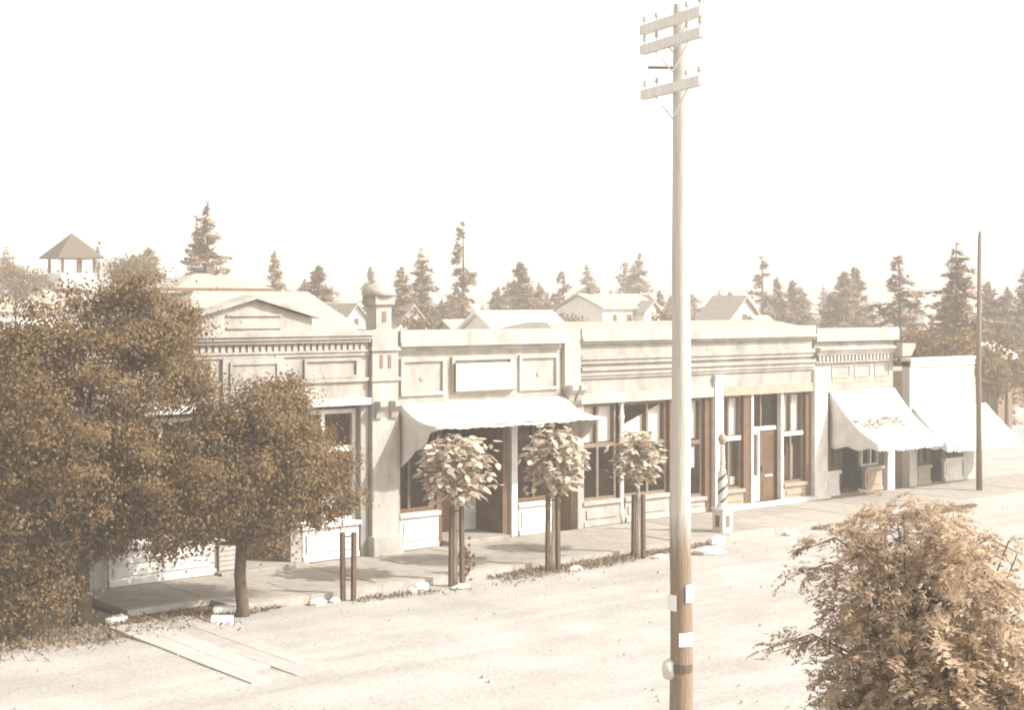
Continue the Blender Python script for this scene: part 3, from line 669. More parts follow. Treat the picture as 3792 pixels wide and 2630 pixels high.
# ------------------------------------------------------------------ utility pole in the street, near
UX, UY = 15.0, 14.64
up = thing('utility_pole', 'tall bleached utility pole with crossarms and paper notices standing in the street', 'utility pole', (UX, UY, 0))
def ring(z0, z1, r0, r1, nseg, wob, m, name, parent, n=14):
    pts, rad = [], []
    for k in range(nseg + 1):
        t = k / nseg; z = z0 + (z1 - z0) * t
        pts.append((UX + wob * math.sin(z * 1.3), UY + wob * math.cos(z * 1.9), z)); rad.append(r0 + (r1 - r0) * t)
    return MB().tube(pts, rad, n).obj(name, m, parent, True)
ring(-.3, 10.36, .168, .100, 44, .008, M['pole_shaft'], 'shaft', up)
adir = Vector((.262, .965, 0)).normalized(); aperp = Vector((adir.y, -adir.x, 0))   # crossarms run out over the street
def arm(z, half, tilt=0.0, off=.15):
    c = Vector((UX, UY, z)) + aperp * off * -1
    a, b = c - adir * half - Vector((0, 0, tilt)), c + adir * half + Vector((0, 0, tilt)); s = aperp * .045; h = Vector((0, 0, .065))
    o = MB().hexa([a - s - h, a + s - h, b + s - h, b - s - h, a - s + h, a + s + h, b + s + h, b - s + h]).obj('crossarm', M['pole_pale'], up)
    for k in range(4):
        t = (-.92, -.50, .50, .92)[k]; p = c + adir * half * t + Vector((0, 0, tilt * t))
        MB().lathe([(.012, p.z + .08), (.012, p.z + .12), (.026, p.z + .125), (.032, p.z + .15), (.020, p.z + .17), (.025, p.z + .185), (.010, p.z + .20)], p.x, p.y, 8).obj('insulator', M['glassy'], o)
    for sgn in (-1, 1):
        q = c + adir * half * .55 * sgn - h; r = Vector((UX, UY, z - .42)) - aperp * .13
        MB().tube([q, r], .012, 5).obj('brace', M['pole_pale'], o)
arm(9.20, .80); arm(9.84, .82); arm(10.12, .82)
MB().tube([Vector((UX, UY, 9.62)) + adir * .9, Vector((UX, UY, 9.50)) + adir * .1], .02, 6).obj('strut', M['pole_grey'], up)
# paper notices tacked round the dark butt (facing the camera's side of the street)
vdir = Vector((UX, UY, 0)).normalized(); vr = Vector((vdir.y, -vdir.x, 0))
def notice(label, ang, z, w, h, r=.166):
    n_ = (-vdir * math.cos(ang) + vr * math.sin(ang)).normalized(); t_ = Vector((-n_.y, n_.x, 0)); c = Vector((UX, UY, z)) + n_ * r
    mb = MB(); N = 6
    for i in range(N + 1):
        s = (i / N - .5) * w; bend = -(s * s) / (2 * .2) * .8
        for zz in (-h / 2, h / 2): mb.v.append(tuple(c + t_ * s + n_ * bend + Vector((0, 0, zz))))
    for i in range(N): mb.f.append((2 * i, 2 * i + 2, 2 * i + 3, 2 * i + 1))
    o = mb.obj('paper_notice', M['paper']); o.modifiers.new('paper', 'SOLIDIFY').thickness = .003
    tag(o, label, 'notice', 'paper notices on the utility pole')
notice('white paper notice at the left edge of the pole, second from the top', -.95, 2.13, .20, .22)
notice('white paper notice at the right edge of the pole, highest of the three', 1.0, 2.26, .20, .24)
notice('white paper notice at the front of the pole, lowest of the three', .45, 1.63, .20, .19)
mb = MB(); mb.tube([(UX, UY, 1.17), (UX, UY, 1.28)], .166, 14, False); mb.obj('iron_band', M['metal'], up)
kn = thing('pole_step', 'pale weathered block nailed to the foot of the utility pole', 'block', (UX - .15, UY, 1.3))
c = Vector((UX, UY, 1.20)) - vr * .16 - vdir * .06
MB().lathe([(.03, c.z - .14), (.085, c.z - .11), (.10, c.z), (.085, c.z + .11), (.03, c.z + .14)], c.x, c.y, 10).obj('block', M['stone'], kn, True)

# slim dark pole at the right, beyond the end shops
rp = thing('telegraph_pole', 'slim dark pole at the kerb in front of the false front shop', 'pole', (42.9, 28.4, 0))
MB().tube([(42.9, 28.4, -.3), (42.88, 28.42, 4), (42.92, 28.4, 8.45)], [.10, .085, .06], 10).obj('shaft', M['pole_grey'], rp, True)
MB().lathe([(.03, 8.45), (.05, 8.50), (.02, 8.58)], 42.92, 28.4, 8).obj('cap', M['pole_grey'], rp)

# ------------------------------------------------------------------ young catalpas with guards
def cat_leaf():
    mb = MB(); L = 1.0; prof = [(0.0, .08), (.05, .22), (.18, .33), (.38, .36), (.62, .30), (.85, .17), (1.0, 0.02)]
    for x, w in prof:
        dz = -.16 * x * x
        mb.v += [(x, w, dz - .16 * w), (x, 0, dz), (x, -w, dz - .16 * w)]
    for k in range(len(prof) - 1):
        a = 3 * k; mb.f += [(a, a + 1, a + 4, a + 3), (a + 1, a + 2, a + 5, a + 4)]
    me = mb.mesh('leaf'); me.materials.append(M['leaf_big']); me.polygons.foreach_set('use_smooth', [True] * len(me.polygons)); return me
LEAF = cat_leaf()
def catalpa(label, x, y, h0, h1, rx, n, lean=0.0, seed=1, ls=.30):
    rg = random.Random(seed)
    t = thing('young_tree', label, 'tree', (x, y, 0), 'young large leaved street trees')
    top = Vector((lean, .05, h1 - .35))
    mb = MB().tube([(x, y, -.1), (x + lean * .2, y, .8), (x + lean * .5, y + .02, h0), (x + top.x * .8, y + .03, (h0 + h1) / 2), (x + top.x, y + .05, top.z)], [.06, .05, .045, .035, .012], 9)
    mb.obj('trunk', M['bark_pale'], t, True)
    mb = MB(); tips = []
    for k in range(15):
        a = k * 2.4 + rg.uniform(-.3, .3); zb = h0 + (h1 - h0) * (.02 + .8 * (k / 15)); sp = rx * (0.95 - .45 * abs(k / 14 - .4)) * rg.uniform(.65, 1.0)
        b0 = Vector((x + lean * .7, y, zb)); tip = b0 + Vector((math.cos(a) * sp, math.sin(a) * sp, .28 * (h1 - h0) * rg.uniform(.25, .9)))
        mid = (b0 + tip) / 2 + Vector((0, 0, .08)); mb.tube([b0, mid, tip], [.022, .015, .006], 5, False); tips += [(mid, a), ((mid + tip) / 2, a), (tip, a), (tip, a)]
    mb.obj('branch', M['bark'], t)
    cz = (h0 + h1) / 2
    for k in range(n):
        b, a = tips[k % len(tips)]
        d = Vector((rg.gauss(0, 1), rg.gauss(0, 1), rg.gauss(0, 1))).normalized() * rg.uniform(.45, 1.0) ** .5
        c = Vector((x + lean + d.x * rx * .86, y + d.y * rx * .86, cz + d.z * (h1 - h0) * .53))
        a2 = math.atan2(c.y - y, c.x - x) + rg.uniform(-.9, .9); s = ls * rg.uniform(.7, 1.2)
        droop = rg.uniform(-.15, .65)
        inst('leaf', LEAF, t, (c.x - x, c.y - y, c.z), (rg.uniform(-.5, .5), droop, a2), (s, s, s))
    mb = MB(); lv = [v.co.copy() for v in LEAF.vertices]; lf = [tuple(p.vertices) for p in LEAF.polygons]     # inner leaves as one mass
    for k in range(int(n * 1.6)):
        b, a = tips[rg.randrange(len(tips))]
        c = Vector((x, y, cz)).lerp(b, rg.uniform(.35, 1.0)) + Vector((rg.gauss(0, .16), rg.gauss(0, .16), rg.gauss(0, .15))); c.z = min(max(c.z, h0 - .1), h1)
        Rm = Matrix.Rotation(rg.uniform(0, 6.28), 3, 'Z') @ Matrix.Rotation(rg.uniform(-.2, .8), 3, 'Y') @ Matrix.Rotation(rg.uniform(-.5, .5), 3, 'X'); s = ls * rg.uniform(.6, 1.1); i0 = len(mb.v)
        mb.v += [tuple(Rm @ (v * s) + c) for v in lv]; mb.f += [tuple(i0 + q for q in f_) for f_ in lf]
    fo = mb.obj('foliage', M['leaf_big'], t); fo['kind'] = 'stuff'; at = fo.data.attributes.new('tone', 'FLOAT', 'POINT')
    at.data.foreach_set('value', np.repeat(np.random.default_rng(seed).uniform(0, 1, len(mb.v) // len(lv)), len(lv)).astype(np.float32))
    return t
catalpa('largest young tree with big pale leaves before the broad awning left end', 20.18, 26.62, 1.75, 3.35, .98, 295, .05, 4, .205)
catalpa('middle young tree with big pale leaves before the broad awning right end', 23.02, 26.60, 1.72, 3.40, .82, 280, .10, 9, .205)
catalpa('smallest young tree with big pale leaves beside the utility pole', 25.80, 26.62, 1.85, 3.10, .66, 220, .02, 15, .195)
def guard(label, x, y, h, sp, lean, slats=True):
    g = thing('tree_guard', label, 'tree guard', (x, y, 0), 'stake guards along the kerb')
    dx, dy = .7735 * sp, -.6337 * sp
    for s in (-1, 1):
        a = Vector((x + s * dx, y + s * dy, -.1)); b = Vector((x + s * dx * lean, y + s * dy * lean, h)); w = .042
        MB().hexa([(a.x - w, a.y - w, a.z), (a.x + w, a.y - w, a.z), (a.x + w, a.y + w, a.z), (a.x - w, a.y + w, a.z), (b.x - w, b.y - w, b.z), (b.x + w, b.y - w, b.z), (b.x + w, b.y + w, b.z), (b.x - w, b.y + w, b.z)]).obj('stake', M['stake'], g)
    if slats:
        MB().tube([(x - dx, y - dy, h * .93), (x + dx, y + dy, h * .95)], .016, 5).obj('tie', M['stake'], g)
        a = Vector((x + dx, y + dy, h * .55)); 
    return g
guard('two dark stakes either side of the largest young tree', 20.18, 26.56, 1.75, .125, .88)
guard('two dark stakes either side of the middle young tree', 23.02, 26.60, 1.75, .125, .88)
guard('two dark stakes either side of the smallest young tree', 25.80, 26.62, 1.55, .125, .88)
guard('pair of dark stakes with no tree, beside the second big tree', 17.45, 26.72, 1.42, .11, 1.1)

# ------------------------------------------------------------------ big broadleaf trees
def limb_path(p0, p1, n, wob, rg):
    p0, p1 = Vector(p0), Vector(p1); out = []
    for k in range(n + 1):
        t = k / n; p = p0.lerp(p1, t) + Vector((rg.uniform(-wob, wob), rg.uniform(-wob, wob), rg.uniform(-wob, wob) + .3 * wob)) * math.sin(math.pi * t); out.append(p)
    return out
def big_tree(label, x, y, trunk_r, fork, lobes, n_leaf, size, seed, group, clump_r=.36, dens=300):
    """lobes: ellipsoids (dx, dy, z, rx, ry, rz, weight) that the clumps fill"""
    rg = random.Random(seed); rn = np.random.default_rng(seed)
    t = thing('street_tree', label, 'tree', (x, y, 0), group)
    mb = MB().tube([(x, y, -.15), (x + .02, y, .15), (x - .03, y + .02, .8), (x, y, fork)], [trunk_r * 1.55, trunk_r * 1.1, trunk_r, trunk_r * .92], 12)
    mb.obj('trunk', M['bark'], t, True)
    cl = []; tot = sum(l[6] for l in lobes)
    for l in lobes:
        k = int(dens * l[6] / tot)
        d = nz3(rn.normal(size=(k, 3))); rr = rn.uniform(.15, 1.0, (k, 1)) ** .5 * rn.choice((1.0, 1.0, 1.0, 1.10), (k, 1))
        cl.append(np.array([x + l[0], y + l[1], l[2]]) + d * rr * np.array(l[3:6]))
    cl = np.concatenate(cl)
    mb = MB()
    for k in range(0, len(cl), 7):
        mb.tube(limb_path((x, y, fork - .1), cl[k], 5, .18, rg), [trunk_r * .45, trunk_r * .30, trunk_r * .2, trunk_r * .13, trunk_r * .08, .01], 6, False)
    mb.obj('limbs', M['bark'], t, True)
    per = n_leaf // len(cl)
    cent = np.repeat(cl, per, 0); csz = np.repeat(rn.uniform(.45, 1.30, (len(cl), 1)) * clump_r, per, 0)
    cent = cent + rn.normal(size=cent.shape) * csz * np.array([1, 1, .62])
    axis_c = np.array([x, y, np.mean(cl[:, 2])])
    nr = nz3(cent - np.repeat(cl, per, 0)) * .9 + nz3(cent - axis_c) * .5 + rn.normal(size=cent.shape) * .45 + np.array([0, 0, .35])
    P = leaf_quads(cent, nr, size, size * .72)
    o = mesh_obj('foliage', quads_mesh('foliage', P, M['leaf'], rn.uniform(0, 1, len(P))), t)
    o.matrix_parent_inverse = Matrix.Translation((-x, -y, 0)); o['kind'] = 'stuff'
    return t
big_tree('biggest dark leafy tree standing at the left end of the pavement', 12.15, 28.0, .17, 1.3,
         [(-.2, -.1, 3.9, 2.5, 2.2, 2.1, 10), (-1.8, .2, 2.9, 1.7, 1.5, 1.9, 5), (1.2, -.2, 2.9, 1.4, 1.4, 1.5, 4), (.75, .2, 5.85, 1.35, 1.2, .95, 3.6), (2.0, .3, 5.55, .85, 1.0, .7, 1.5), (-1.7, .3, 5.45, 1.5, 1.2, .95, 2.8), (2.3, .4, 4.5, .7, .8, .5, .9), (-2.4, .4, 1.6, 1.5, 1.2, 1.1, 3), (-1.4, -.3, 1.0, 1.3, .7, .9, 3), (-2.6, .8, 1.0, 1.0, .9, .9, 2.5), (.5, .1, 1.75, 1.0, .9, .6, 1.8)],
         112000, .078, 21, 'big leafy street trees', .25, 620)
big_tree('rounder dark leafy tree in front of the gabled shop', 14.95, 26.75, .115, 1.55,
         [(.15, 0, 3.0, 1.75, 1.5, 1.2, 10), (1.35, .2, 2.75, 1.25, 1.1, .95, 4), (-1.1, .1, 2.5, 1.2, 1.1, .9, 4), (.1, .2, 4.0, 1.05, .95, .55, 3), (1.45, .5, 4.2, .55, .5, .50, 1.3), (.4, -.2, 1.9, 1.6, .8, .5, 2), (-1.6, .2, 1.9, 1.0, .8, .6, 2), (1.75, -.1, 2.2, .85, .8, .5, 1.8)],
         66000, .074, 33, 'big leafy street trees', .22, 400)

# feathery tree rising from below at the lower right, close to the camera
def frond_mesh(N, ln, curl, seed):
    rg = random.Random(seed); mb = MB()
    for s in (-1, 1):
        for k in range(N):
            if rg.random() < .12: continue
            t = .12 + .85 * k / (N - 1) + rg.uniform(-.02, .02); x = t; z = -curl * t * t; l = ln * (1 - .45 * abs(t - .45)) * rg.uniform(.65, 1.2); w = l * rg.uniform(.16, .24)
            d = Vector((.45 + rg.uniform(-.2, .25), s * 1.0, -.35 + rg.uniform(-.35, .3))).normalized() * l; p = Vector((x, 0, z)); q = p + d; m = p + d * .45; e = Vector((1, -s * .45, rg.uniform(-.6, .6))).normalized() * w
            mb.poly([p, m + e, q, m - e])
    for k in range(4):
        a, b = k / 4, (k + 1) / 4
        mb.poly([(a, -.008, -curl * a * a), (b, -.008, -curl * b * b), (b, .008, -curl * b * b), (a, .008, -curl * a * a)])
    me = mb.mesh('frond'); me.materials.append(M['leaf_near'])
    at = me.attributes.new('tone', 'FLOAT', 'POINT'); at.data.foreach_set('value', np.repeat(RNG.uniform(0, .5, len(me.vertices) // 4 + 1), 4)[:len(me.vertices)].astype(np.float32))
    return me
FRS = [frond_mesh(9, .34, .30, 1), frond_mesh(7, .44, .55, 2), frond_mesh(11, .27, .18, 3), frond_mesh(6, .40, .75, 4), frond_mesh(8, .30, .05, 5)]
FRD = [(np.array([v.co[:] for v in m.vertices]), [tuple(p.vertices) for p in m.polygons]) for m in FRS]
NX, NY = 12.36, 8.88          # trunk foot of the near tree
def near_tree():
    rg = random.Random(5); rn = np.random.default_rng(5)
    t = thing('feathery_tree', 'feathery leaved tree close by at the lower right corner', 'tree', (NX, NY, 0))
    MB().tube([(NX, NY, -.2), (NX + .03, NY, .6), (NX, NY + .04, 1.6), (NX - .02, NY, 2.6)], [.16, .12, .10, .07], 10).obj('trunk', M['bark'], t, True)
    # fronds: position on a rounded cone crown, pointing outward and down
    lob = [(.0, .0, 3.98, .62, .62, .42, 1.8), (0, 0, 3.35, .90, .90, .65, 4.5), (.08, -.05, 2.65, 1.05, 1.05, .7, 7), (.12, -.1, 1.9, 1.12, 1.12, .7, 7), (.5, -.4, 2.5, .85, .85, .6, 3.0)]
    pos = []; tot = sum(l[6] for l in lob); NF = 5600
    for l in lob:
        k = int(NF * l[6] / tot); d = nz3(rn.normal(size=(k, 3))); rr = rn.uniform(.2, 1.05, (k, 1)) ** .5
        pos.append(np.array([NX + l[0], NY + l[1], l[2]]) + d * rr * np.array(l[3:6]))
    sprays = []
    for k in range(34):
        a = rg.uniform(0, 6.283); z = rg.uniform(1.7, 4.0); rr = .55 + .62 * math.sqrt(max(0, 1 - ((z - 2.2) / 2.1) ** 2)) + rg.uniform(.12, .42)
        tip = np.array([NX + math.cos(a) * rr, NY + math.sin(a) * rr, z - .12]); root = np.array([NX + math.cos(a) * rr * .35, NY + math.sin(a) * rr * .35, z - .15]); sprays.append((root, tip))
        t_ = rn.uniform(.35, 1, (17, 1)); pos.append(root + (tip - root) * t_ + np.array([0, 0, .18]) * np.sin(t_ * 3.0) + rn.normal(size=(17, 3)) * .045)
    pos = np.concatenate(pos); rn.shuffle(pos)
    mb = MB()
    for k in range(0, 90):
        mb.tube(limb_path((NX, NY, rg.uniform(1.0, 2.4)), pos[k], 4, .12, rg), [.045, .03, .02, .012, .006], 5, False)
    for root, tip in sprays:
        md = (root + tip) / 2 + np.array([0, 0, .2]); mb.tube([(NX, NY, root[2] - .3), root, md, tip], [.02, .014, .009, .003], 5, False)
    mb.obj('limbs', M['bark'], t, True)
    # those nearest the camera and the outline are single parts, the rest one mass
    cen = np.array([NX, NY, 2.8]); rad = np.linalg.norm((pos - cen) * np.array([1, 1, 1.3]), axis=1)
    lat = (pos - cen) @ np.array([-.7735, .6337, .25])
    order = np.argsort(-(rad * .4 + lat)); V = []; Fq = []; tone = []
    for r_, i in enumerate(order):
        p = pos[i]; out = p - np.array([NX, NY, p[2] - .2]); az = math.atan2(out[1], out[0]) + rg.uniform(-.7, .7)
        pitch = rg.uniform(-.45, .55); roll = rg.uniform(-.6, .6); s = rg.choice((.13, .17, .20, .25)) * rg.uniform(.85, 1.2)
        if r_ < 290:
            inst('frond', FRS[r_ % 5], t, (p[0] - NX, p[1] - NY, p[2]), (roll, pitch, az), (s, s, s)); continue
        fv, ff = FRD[r_ % 5]
        Mx = np.array((Matrix.Rotation(az, 3, 'Z') @ Matrix.Rotation(pitch, 3, 'Y') @ Matrix.Rotation(roll, 3, 'X')))
        w = fv @ Mx.T * s + p - np.array([NX, NY, 0]); tb = rg.random()
        for f_ in ff: V.append(w[list(f_)]); tone.append(tb + rg.uniform(0, .3))
    o = mesh_obj('foliage', quads_mesh('foliage', np.array(V), M['leaf_near'], np.mod(np.array(tone), 1)), t); o['kind'] = 'stuff'
near_tree()

# ------------------------------------------------------------------ houses behind the shops
def gable_roof(x0, x1, y0, y1, ze, zr, along, ov=.25, t=.12):
    """solid gable roof, ridge along 'x' or 'y'"""
    mb = MB()
    if along == 'x':
        ym = (y0 + y1) / 2
        mb.prism([(x0 - ov, y0 - ov, ze), (x0 - ov, ym, zr), (x0 - ov, y1 + ov, ze), (x0 - ov, y1 + ov, ze + t), (x0 - ov, ym, zr + t * 1.3), (x0 - ov, y0 - ov, ze + t)], (x1 - x0 + 2 * ov, 0, 0))
    else:
        xm = (x0 + x1) / 2
        mb.prism([(x0 - ov, y0 - ov, ze), (xm, y0 - ov, zr), (x1 + ov, y0 - ov, ze), (x1 + ov, y0 - ov, ze + t), (xm, y0 - ov, zr + t * 1.3), (x0 - ov, y0 - ov, ze + t)], (0, y1 - y0 + 2 * ov, 0))
    return mb
def hip_roof(x0, x1, y0, y1, ze, zr, hl, hr, ov=.4):
    ym = (y0 + y1) / 2; a = [(x0 - ov, y0 - ov), (x1 + ov, y0 - ov), (x1 + ov, y1 + ov), (x0 - ov, y1 + ov)]
    mb = MB(); mb.hexa([(*p, ze) for p in a] + [(*p, ze + .1) for p in a])
    b = [(*p, ze + .102) for p in a]; r0, r1 = (x0 + hl, ym, zr), (x1 - hr, ym, zr)
    mb.poly([b[0], b[1], r1, r0]); mb.poly([b[1], b[2], r1]); mb.poly([b[2], b[3], r0, r1]); mb.poly([b[3], b[0], r0])
    return mb
def windows(parent, specs, y, front=True):
    for (a, b, z0, z1) in specs:
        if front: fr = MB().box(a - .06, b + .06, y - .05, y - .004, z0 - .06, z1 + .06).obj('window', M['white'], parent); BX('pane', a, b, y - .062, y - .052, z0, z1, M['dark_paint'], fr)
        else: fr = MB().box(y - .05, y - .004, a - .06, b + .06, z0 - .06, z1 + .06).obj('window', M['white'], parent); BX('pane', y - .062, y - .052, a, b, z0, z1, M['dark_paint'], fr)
def gwall(x0, x1, y0, y1, ze, zr, along):
    mb = MB().box(x0, x1, y0, y1, 0, ze)
    if along == 'y': mb.prism([(x0 + .001, y0 + .003, ze + .002), (x1 - .001, y0 + .003, ze + .002), ((x0 + x1) / 2, y0 + .003, zr - .02)], (0, y1 - y0 - .006, 0))
    else: mb.prism([(x0 + .003, y0 + .001, ze + .002), (x0 + .003, y1 - .001, ze + .002), (x0 + .003, (y0 + y1) / 2, zr - .02)], (x1 - x0 - .006, 0, 0))
    return mb
G = 'houses behind the row of shops'
# hall with broad pale roof behind the gabled shop
h = thing('house', 'hall with broad pale roof directly behind the gabled parapet', 'house', (28, 50, 0), G)
MB().box(24.0, 32.4, 48.3, 53.5, 0, 4.6).obj('wall', M['house'], h)
hip_roof(24.0, 32.6, 48.2, 53.4, 4.5, 6.68, 2.4, 1.3).obj('roof', M['roof_pale'], h)
# taller house with dark eave and chimney
h = thing('house', 'taller house with dark eave line and brick chimney behind the pale hall', 'house', (36, 70, 0), G)
MB().box(34.6, 39.2, 68, 72.5, 0, 6.75).obj('wall', M['house_tan'], h)
r_ = hip_roof(34.6, 39.2, 68, 72.5, 6.86, 7.75, 2.0, 2.0, .5).obj('roof', M['roof_pale'], h)
BX('fascia', 34.1, 39.7, 67.46, 67.495, 6.78, 6.97, M['dark_paint'], h)
BX('chimney', 37.2, 37.65, 70.2, 70.65, 7.2, 8.20, M['chimney'], r_); BX('chimney_cap', 37.14, 37.71, 70.14, 70.71, 8.202, 8.30, M['chimney'], r_)
# schoolhouse with open belfry
h = thing('schoolhouse', 'pale roofed schoolhouse with an open dark roofed belfry above the biggest tree', 'schoolhouse', (44, 104, 0), G)
MB().box(38, 52, 103, 113, 0, 5.6).obj('wall', M['house'], h)
hip_roof(38, 52, 103, 113, 5.6, 8.3, 5, 5).obj('roof', M['roof_pale'], h)
bx_, by_ = 45.3, 106.2; bf = MB().box(bx_ - 1.35, bx_ + 1.35, by_ - 1.35, by_ + 1.35, 7.2, 8.40).obj('belfry', M['house'], h)
for sx in (-1, 1):
    for sy in (-1, 1): BX('belfry_post', bx_ + sx * 1.2 - .08, bx_ + sx * 1.2 + .08, by_ + sy * 1.2 - .08, by_ + sy * 1.2 + .08, 8.4, 9.5, M['dark_paint'], bf)
BX('belfry_post', bx_ - .1, bx_ + .1, by_ - 1.3, by_ - 1.1, 8.4, 9.5, M['dark_paint'], bf)
mb = MB(); q = [(bx_ - 1.76, by_ - 1.76), (bx_ + 1.76, by_ - 1.76), (bx_ + 1.76, by_ + 1.76), (bx_ - 1.76, by_ + 1.76)]
mb.hexa([(*p, 9.45) for p in q] + [(*p, 9.55) for p in q])
for k in range(4): mb.poly([(*q[k], 9.552), (*q[(k + 1) % 4], 9.552), (bx_, by_, 11.35)])
mb.obj('belfry_roof', M['roof_dark'], bf)
def gable_house(label, x0, x1, y0, y1, ze, zr, along, wm='house', rm='roof_pale', wins=(), name='house'):
    h = thing(name, label, 'house', ((x0 + x1) / 2, y0, 0), G)
    gwall(x0, x1, y0, y1, ze, zr, along).obj('wall', M[wm], h); r = gable_roof(x0, x1, y0, y1, ze, zr, along).obj('roof', M[rm], h)
    windows(h, wins, y0); return h, r
def house_at(label, px, d, wx, wy, ze, zr, along, wm='house', rm='roof_pale', wins=()):
    f, c = 3400.0, 1150.5; a = (px - c) / f; X, Y = d * (.63375 + .77354 * a), d * (.77354 - .63375 * a)
    x0, x1, y0, y1 = X - wx / 2, X + wx / 2, Y - wy / 2, Y + wy / 2
    h, r = gable_house(label, x0, x1, y0, y1, ze, zr, along, wm, rm, [(X + p, X + q, z0, z1) for p, q, z0, z1 in wins])
    return h, r, x0, x1, y0, y1
house_at('white gabled cottage just left of the domed turret', 770, 110, 2.8, 3.5, 4.3, 6.05, 'y', wins=[(-.2, .2, 4.5, 5.1)])
house_at('low tan roofed shed between the turret and the left cottage', 815, 118, 3.2, 3, 4.4, 5.35, 'x', 'house_tan', 'roof_pale')
house_at('small white gabled cottage just right of the domed turret', 900, 110, 2.8, 3.0, 4.3, 5.98, 'y', wins=[(-.15, .15, 4.6, 5.1)])
house_at('long low white roof behind the middle shop parapet', 1155, 76, 4.6, 4.5, 4.2, 5.70, 'x', 'house', 'house')
house_at('grey shed roof beside the long low white roof', 1050, 82, 3.0, 3, 4.2, 5.2, 'x', 'house_tan', 'roof_pale')
h, r_, x0, x1, y0, y1 = house_at('two storey white house with porch and tall windows right of centre', 1366, 110, 5.6, 5.0, 5.75, 6.75, 'x', 'house', 'roof_pale', [(-1.9, -1.5, 4.6, 5.4), (-.55, -.1, 4.4, 5.4)])
gwall(x0 + 3.1, x0 + 4.7, y0 - 1.0, y0 - .01, 5.4, 6.25, 'y').obj('front_gable', M['house'], h); gable_roof(x0 + 3.1, x0 + 4.7, y0 - 1.0, y0 - .01, 5.4, 6.25, 'y', .2).obj('gable_roof', M['roof_pale'], h)
windows(h, [(x0 + 3.7, x0 + 4.0, 4.6, 5.3)], y0 - 1.0); BX('chimney', x0 + .9, x0 + 1.3, (y0 + y1) / 2 - .2, (y0 + y1) / 2 + .2, 6.4, 7.35, M['chimney'], r_)
BX('porch_roof', x1 + .05, x1 + 2.2, y0 - .3, y0 + 2.2, 5.35, 5.47, M['roof_pale'], h); BX('porch_wall', x1 + .2, x1 + 1.6, y0 + .4, y0 + 2, 0, 5.34, M['mid_paint'], h)
house_at('pale steep gabled house right of the utility pole', 1640, 100, 4.0, 2.6, 4.5, 6.55, 'y', 'house', 'roof_pale', [(-.3, .2, 4.9, 5.5)])
house_at('small white outhouse roof below the tall bare conifer', 1705, 96, 1.3, 1.5, 4.6, 5.3, 'x', 'house', 'roof_pale')
house_at('white two window house half hidden by dark conifers at right', 2068, 98, 3.8, 3.4, 5.5, 6.4, 'x', 'house', 'roof_pale', [(-1.4, -1.0, 4.6, 5.2), (-.2, .2, 4.6, 5.2)])
house_at('pale low roof over the false front shop at right', 2125, 68, 2.2, 1.8, 3.6, 4.35, 'x', 'house_tan', 'roof_pale')
house_at('small shed with sunlit roof right of the slim pole', 2222, 74, 1.2, 1.8, 3.5, 4.15, 'x', 'mid_paint', 'house')
house_at('small pale house far off among trees, left of the slim pole', 2095, 130, 2.6, 3.0, 5.6, 6.9, 'x', 'house', 'roof_pale')

# ------------------------------------------------------------------ conifers and other far trees
def conifer_mesh(name, seed, gap, width, n_tier, dens, sparse_top=0.0, base=.10):
    """unit-height conifer: foliage and trunk meshes; tiers of drooping sprays"""
    rn = np.random.default_rng(seed); cen = []; nrm = []; axs = []; mb = MB(); mb.tube([(0, 0, -.02), (0.003, 0, .5), (0, .002, .98)], [.014, .008, .001], 6)
    ph = rn.uniform(0, 6.28, 6)
    for k in range(n_tier * 5):
        t = (k + rn.uniform(-.5, .5)) / (n_tier * 5); t = min(max(t, 0), 1); z = base + (.97 - base) * t
        a = rn.uniform(0, 2 * math.pi)
        dens_here = .5 + .5 * math.sin(9 * t * 2.2 + ph[0] + 1.2 * math.sin(a + ph[1])) * math.sin(a * 2 + ph[2] + 5 * t)
        if dens_here < gap * (1 if t > .25 else .4) + rn.uniform(-.12, .12): continue
        L = (width * (1 - t) ** .85 + .012) * rn.uniform(.45, 1.15); droop = rn.uniform(.10, .60) * (1.1 - t)
        n = max(5, int(dens * L / width))
        s = rn.uniform(.05, 1, n) ** .8; sp = rn.normal(size=n) * .22 * L * (1.1 - s * .6)
        x = math.cos(a) * s * L - math.sin(a) * sp; y = math.sin(a) * s * L + math.cos(a) * sp; zz = z - droop * L * s ** 1.5 + rn.normal(size=n) * .010
        cen.append(np.stack([x, y, zz], 1)); nn = rn.normal(size=(n, 3)) * .6; nn[:, 2] += 1; nrm.append(nn)
        ax = np.stack([np.cos(a + rn.normal(size=n) * .6), np.sin(a + rn.normal(size=n) * .6), -droop + rn.normal(size=n) * .3], 1); axs.append(ax)
        if k % 3 == 0: mb.tube([(0, 0, z), (math.cos(a) * L * .8, math.sin(a) * L * .8, z - droop * L * .7)], [.003, .001], 3, False)
    cen = np.concatenate(cen); nrm = np.concatenate(nrm); axs = np.concatenate(axs)
    P = leaf_quads(cen, nrm, .036, .014, axs)
    me = quads_mesh(name, P, M['needle'], rn.uniform(0, 1, len(P)))
    tm = mb.mesh(name + '_trunk'); tm.materials.append(M['bark']); return me, tm
CON = [conifer_mesh('dense_needles', 1, .10, .26, 32, 110), conifer_mesh('medium_needles', 2, .36, .23, 30, 95),
       conifer_mesh('gappy_needles', 3, .56, .18, 26, 85), conifer_mesh('slim_needles', 4, .15, .15, 32, 90),
       conifer_mesh('broad_needles', 6, .05, .40, 28, 140), conifer_mesh('ragged_needles', 8, .42, .26, 26, 100)]
def cam_point(px, dist):
    """world X, Y of the picture column px (of 2301) at a given depth"""
    f, c = 3400.0, 1150.5; a = (px - c) / f
    return (dist * (.63375 + .77354 * a), dist * (.77354 - .63375 * a))
_cn = random.Random(77)
